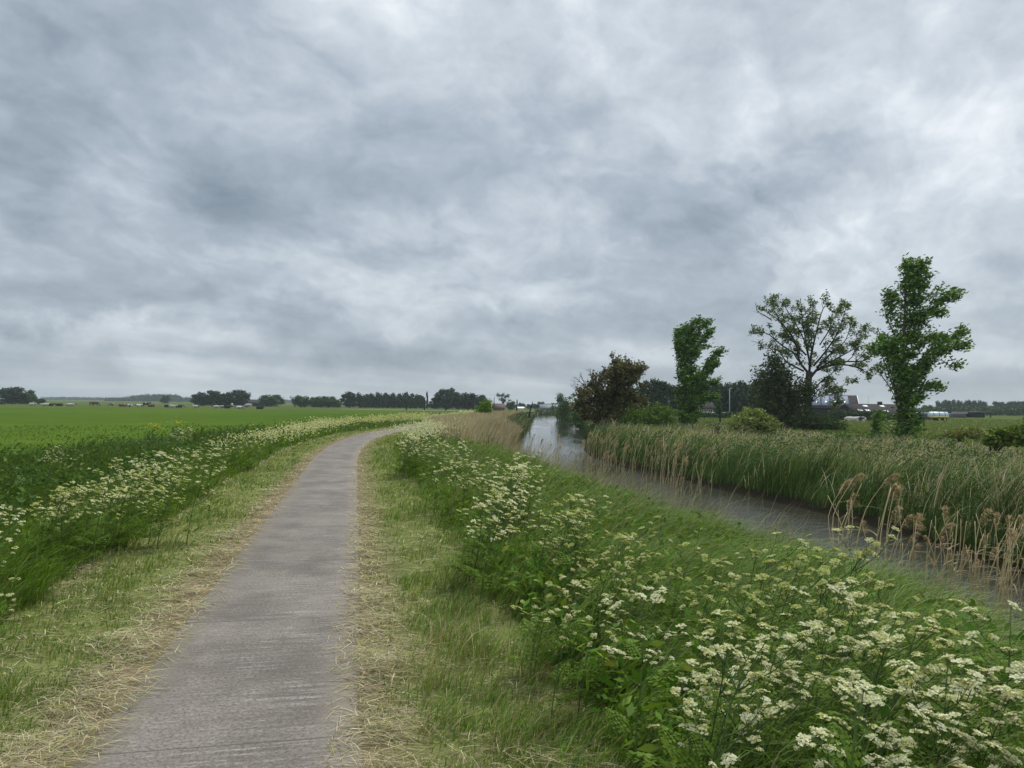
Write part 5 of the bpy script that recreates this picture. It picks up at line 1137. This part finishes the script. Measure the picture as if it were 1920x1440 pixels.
# dark barn at the end of the cattle field, red roofed house, grey shed
d = 320; x, y = at(484, d); z = gh(x, y); R4 = empty('dark_barn', (x, y, z), R(20), 'low black barn between the dark clump and the rounded green tree', 'barn'); gable(R4, 9, 6, 1.2, 2.6, M_DARKW, M_DARKW)
d = 262; x, y = at(935, d); z = gh(x, y); R5 = empty('farmhouse', (x, y, z), R(10), 'house with red tiled roof beside the thin pointed tree', 'house'); gable(R5, 3.6, 4, .9, 2.3, M_BRICK, M_REDROOF)
d = 300; x, y = at(1031, d); z = gh(x, y); R6 = empty('grey_shed', (x, y, z), R(3), 'long pale grey shed beyond the end of the river', 'shed'); gable(R6, 8, 6, .8, 2.2, M_GREY, M_GREY); MB().box(-1, 1, -3.06, -3.0, .05, .7).build('door', M_DARKW, R6)
d = 300; x, y = at(975, d); z = gh(x, y); R7 = empty('white_shed', (x, y, z), R(-5), 'tiny white shed beside the columnar sapling', 'shed'); gable(R7, 3, 3, .6, 1.1, M_WHITE, M_WHITE)
# white rail fence and poles
d = 150; xa, ya = at(1296, d); xb, yb = at(1372, d); z = gh(xa, ya); F1 = empty('rail_fence', (xa, ya, z), 0, 'low white rail fence before the brick house', 'fence'); Ln = xb - xa
mb = MB(); mb.box(0, Ln, -.03, .03, .95, 1.08); mb.build('rail', M_WHITE, F1)
for i in range(6):
    MB().box(i * Ln / 5 - .06, i * Ln / 5 + .06, -.1, -.035, -.1, 1.12).build('post', M_WHITE, F1)
def pole(px, d, top, r, label):
    x, y = at(px, d); z = gh(x, y); h = zpx(px, top, d) - z; root = empty('metal_pole', (x, y, z), 0, label, 'pole')
    MB().tube([(0, 0, -.2), (0, 0, h * .5), (0, 0, h)], [r, r * .8, r * .6], 8).build('shaft', M_METALP, root, True); MB().tube([(0, 0, h - .02), (.25, 0, h + .12), (.55, 0, h + .12)], [r * .6, r * .5, r * .5], 6).build('arm', M_METALP, root, True)
pole(1368, 145, 729, .09, 'thin grey pole standing beside the white rail fence'); pole(1628, 170, 744, .06, 'thin mast rising behind the long barn')
# tank trailer
d = 138; x, y = at(1759, d); z = gh(x, y); TK = empty('tank_trailer', (x, y, z), R(-6), 'blue white slurry tank trailer with yellow side parked in the pasture', 'trailer')
mb = MB(); mb.tube([(-1.72, 0, 1.15), (-1.62, 0, 1.15), (-1.5, 0, 1.15), (1.5, 0, 1.15), (1.62, 0, 1.15), (1.72, 0, 1.15)], [.35, .55, .62, .62, .55, .35], 18)
M_TANK = noise_mat('tank_paint', (.42, .52, .60), (.55, .63, .68), 1.5, .35, .5); M_YEL = noise_mat('yellow_paint', (.46, .40, .10), (.55, .48, .16), 2, .5, .4); mb.build('tank', M_TANK, TK, True)
for xx in (-1.0, .0, 1.0): MB().tube([(xx - .04, 0, 1.15), (xx + .04, 0, 1.15)], [.645, .645], 18).build('band', M_DARKW, TK)
MB().box(-1.6, 1.6, -.62, -.50, .62, .98).box(-1.6, 1.6, .50, .62, .62, .98).build('side_panel', M_YEL, TK); MB().box(-1.9, 1.7, -.3, .3, .46, .60).build('chassis', M_DARKW, TK); MB().tube([(-1.9, 0, .5), (-2.6, 0, .45), (-3.1, 0, .42)], [.07, .06, .05], 6).build('drawbar', M_DARKW, TK)
for xx in (-.2, .75):
    for sy in (-1, 1):
        w = MB().tube([(xx, sy * .68, .38), (xx, sy * .72, .38), (xx, sy * .92, .38), (xx, sy * .96, .38)], [.30, .38, .38, .30], 16).build('wheel', M_RUBBER, TK, True); MB().tube([(xx, sy * .955, .38), (xx, sy * .985, .38)], [.18, .16], 12).build('rim', M_YEL, w, True)
# black covered silage heap with pale top edge
def heap(px, d, L, h, w, label):
    x, y = at(px, d); z = gh(x, y); root = empty('silage_heap', (x, y, z), R(-4), label, 'silage heap'); n = 14; V = []; rng = np.random.default_rng(int(px))
    for i in range(n):
        for j in range(9):
            a = math.pi * j / 8; e = min(1, i / 1.5, (n - 1 - i) / 1.5); V.append(((i / (n - 1) - .5) * L, -math.cos(a) * w / 2, h * (.12 + .88 * e) * min(1, math.sin(a) * 1.6) * rng.uniform(.95, 1.03) - .05))
    Q = [(i * 9 + j, i * 9 + j + 1, (i + 1) * 9 + j + 1, (i + 1) * 9 + j) for i in range(n - 1) for j in range(8)]
    MB().add(V, Q).build('cover', M_PLASTIC, root, True)
    mb = MB()
    for i in range(7): mb.tube([((i / 6 - .5) * L * .8, -.35 * w, h * .98), ((i / 6 - .5) * L * .8 + .7, -.32 * w, h * 1.0)], [.10, .10], 6)
    mb.build('sandbag', M_METALP, root, True)
heap(1724, 150, 3.6, 1.45, 3, 'black plastic covered heap standing behind the tank trailer')
d = 215; x, y = at(1822, d); z = gh(x, y); R8 = empty('open_shed', (x, y, z), R(-3), 'low black open shed with pale roof edge below the hazy row', 'shed')
MB().box(-4.0, 4.2, .9, 2.5, 0, 1.55).build('wall', M_DARKW, R8); MB().box(-4.4, 4.6, -2.6, 2.8, 1.56, 1.72).build('roof', M_GREY, R8)
for xx in (-3.8, -1.2, 1.4, 4.0): MB().box(xx - .12, xx + .12, -2.4, -2.16, -.1, 1.555).build('post', M_DARKW, R8)
d = 200; x, y = at(1796, d); z = gh(x, y); heap(1793, 205, 4.4, 1.3, 3, 'smaller black heap beside the open shed')
# trough board on a post
d = 88; x, y = at(1732, d); z = gh(x, y); PB = empty('feeding_board', (x, y, z), 0, 'dark wooden board fixed on a single post in the pasture', 'post')
MB().box(-.07, .07, -.07, .07, -.1, 1.08).build('post', M_WOOD, PB); MB().box(-.45, .55, -.12, .12, 1.085, 1.32).build('board', M_WOOD, PB)
# clipped hedge before the long barn, hedge before the brick house
def hedge(px0, px1, d, top, w, label, seed):
    rng = np.random.default_rng(seed); xa, y = at(px0, d); xb, _ = at(px1, d); z = gh(xa, y); h = zpx((px0 + px1) / 2, top, d) - z
    root = empty('hedge', (xa, y, z), 0, label, 'hedge'); L = xb - xa
    lb = [(t * L, rng.uniform(-.2, .2), h * .5, L / 9, w, h * .5 * rng.uniform(.85, 1.1)) for t in np.linspace(.03, .97, 12)]
    part('foliage', lobes_cloud(lb, 3600, .30, [(.028, .052, .02), (.04, .07, .024)], [1, 1], rng), M_LEAF, root); mb = MB()
    for t in np.linspace(.05, .95, 10): mb.tube([(t * L, 0, -.1), (t * L + .1, 0, h * .4), (t * L - .05, .1, h * .8)], [.06, .04, .02], 5)
    mb.build('stem', M_BARKD, root)
hedge(1560, 1662, 128, 768.5, 1.0, 'dark clipped hedge in front of the long barn', 1); hedge(1296, 1420, 138, 772, .8, 'low green hedge under the white rail fence', 2)
# pale road line and water trough far away on the field
d = 232; xa, y = at(640, d); xb, _ = at(905, d); mb = MB(); mb.box(xa, xb, y - 2.2, y + 2.2, -.02, .05); o = mb.build('far_road', noise_mat('road_grey', (.30, .30, .29), (.36, .36, .35), 1), None, False, (0, 0, gh(xa, y)))
tag(o, 'pale road crossing beyond the field in front of the long row', 'road', kind='structure')

# ------------------------------------------------------------------ hazy air
hb = MB().box(-1500, 1500, -80, 1700, -3, 19)
mt = bpy.data.materials.new('hazy_air'); mt.use_nodes = True; T = NT(mt.node_tree)
pv = T.n('ShaderNodeVolumePrincipled'); T.put(pv.inputs['Color'], (.82, .92, 1.0)); pv.inputs['Density'].default_value = .00022; pv.inputs['Anisotropy'].default_value = .0
o = T.n('ShaderNodeOutputMaterial'); T.t.links.new(pv.outputs[0], o.inputs['Volume'])
HAZE = hb.build('haze', mt); tag(HAZE, 'thin pale haze over the whole landscape', 'haze', kind='stuff')
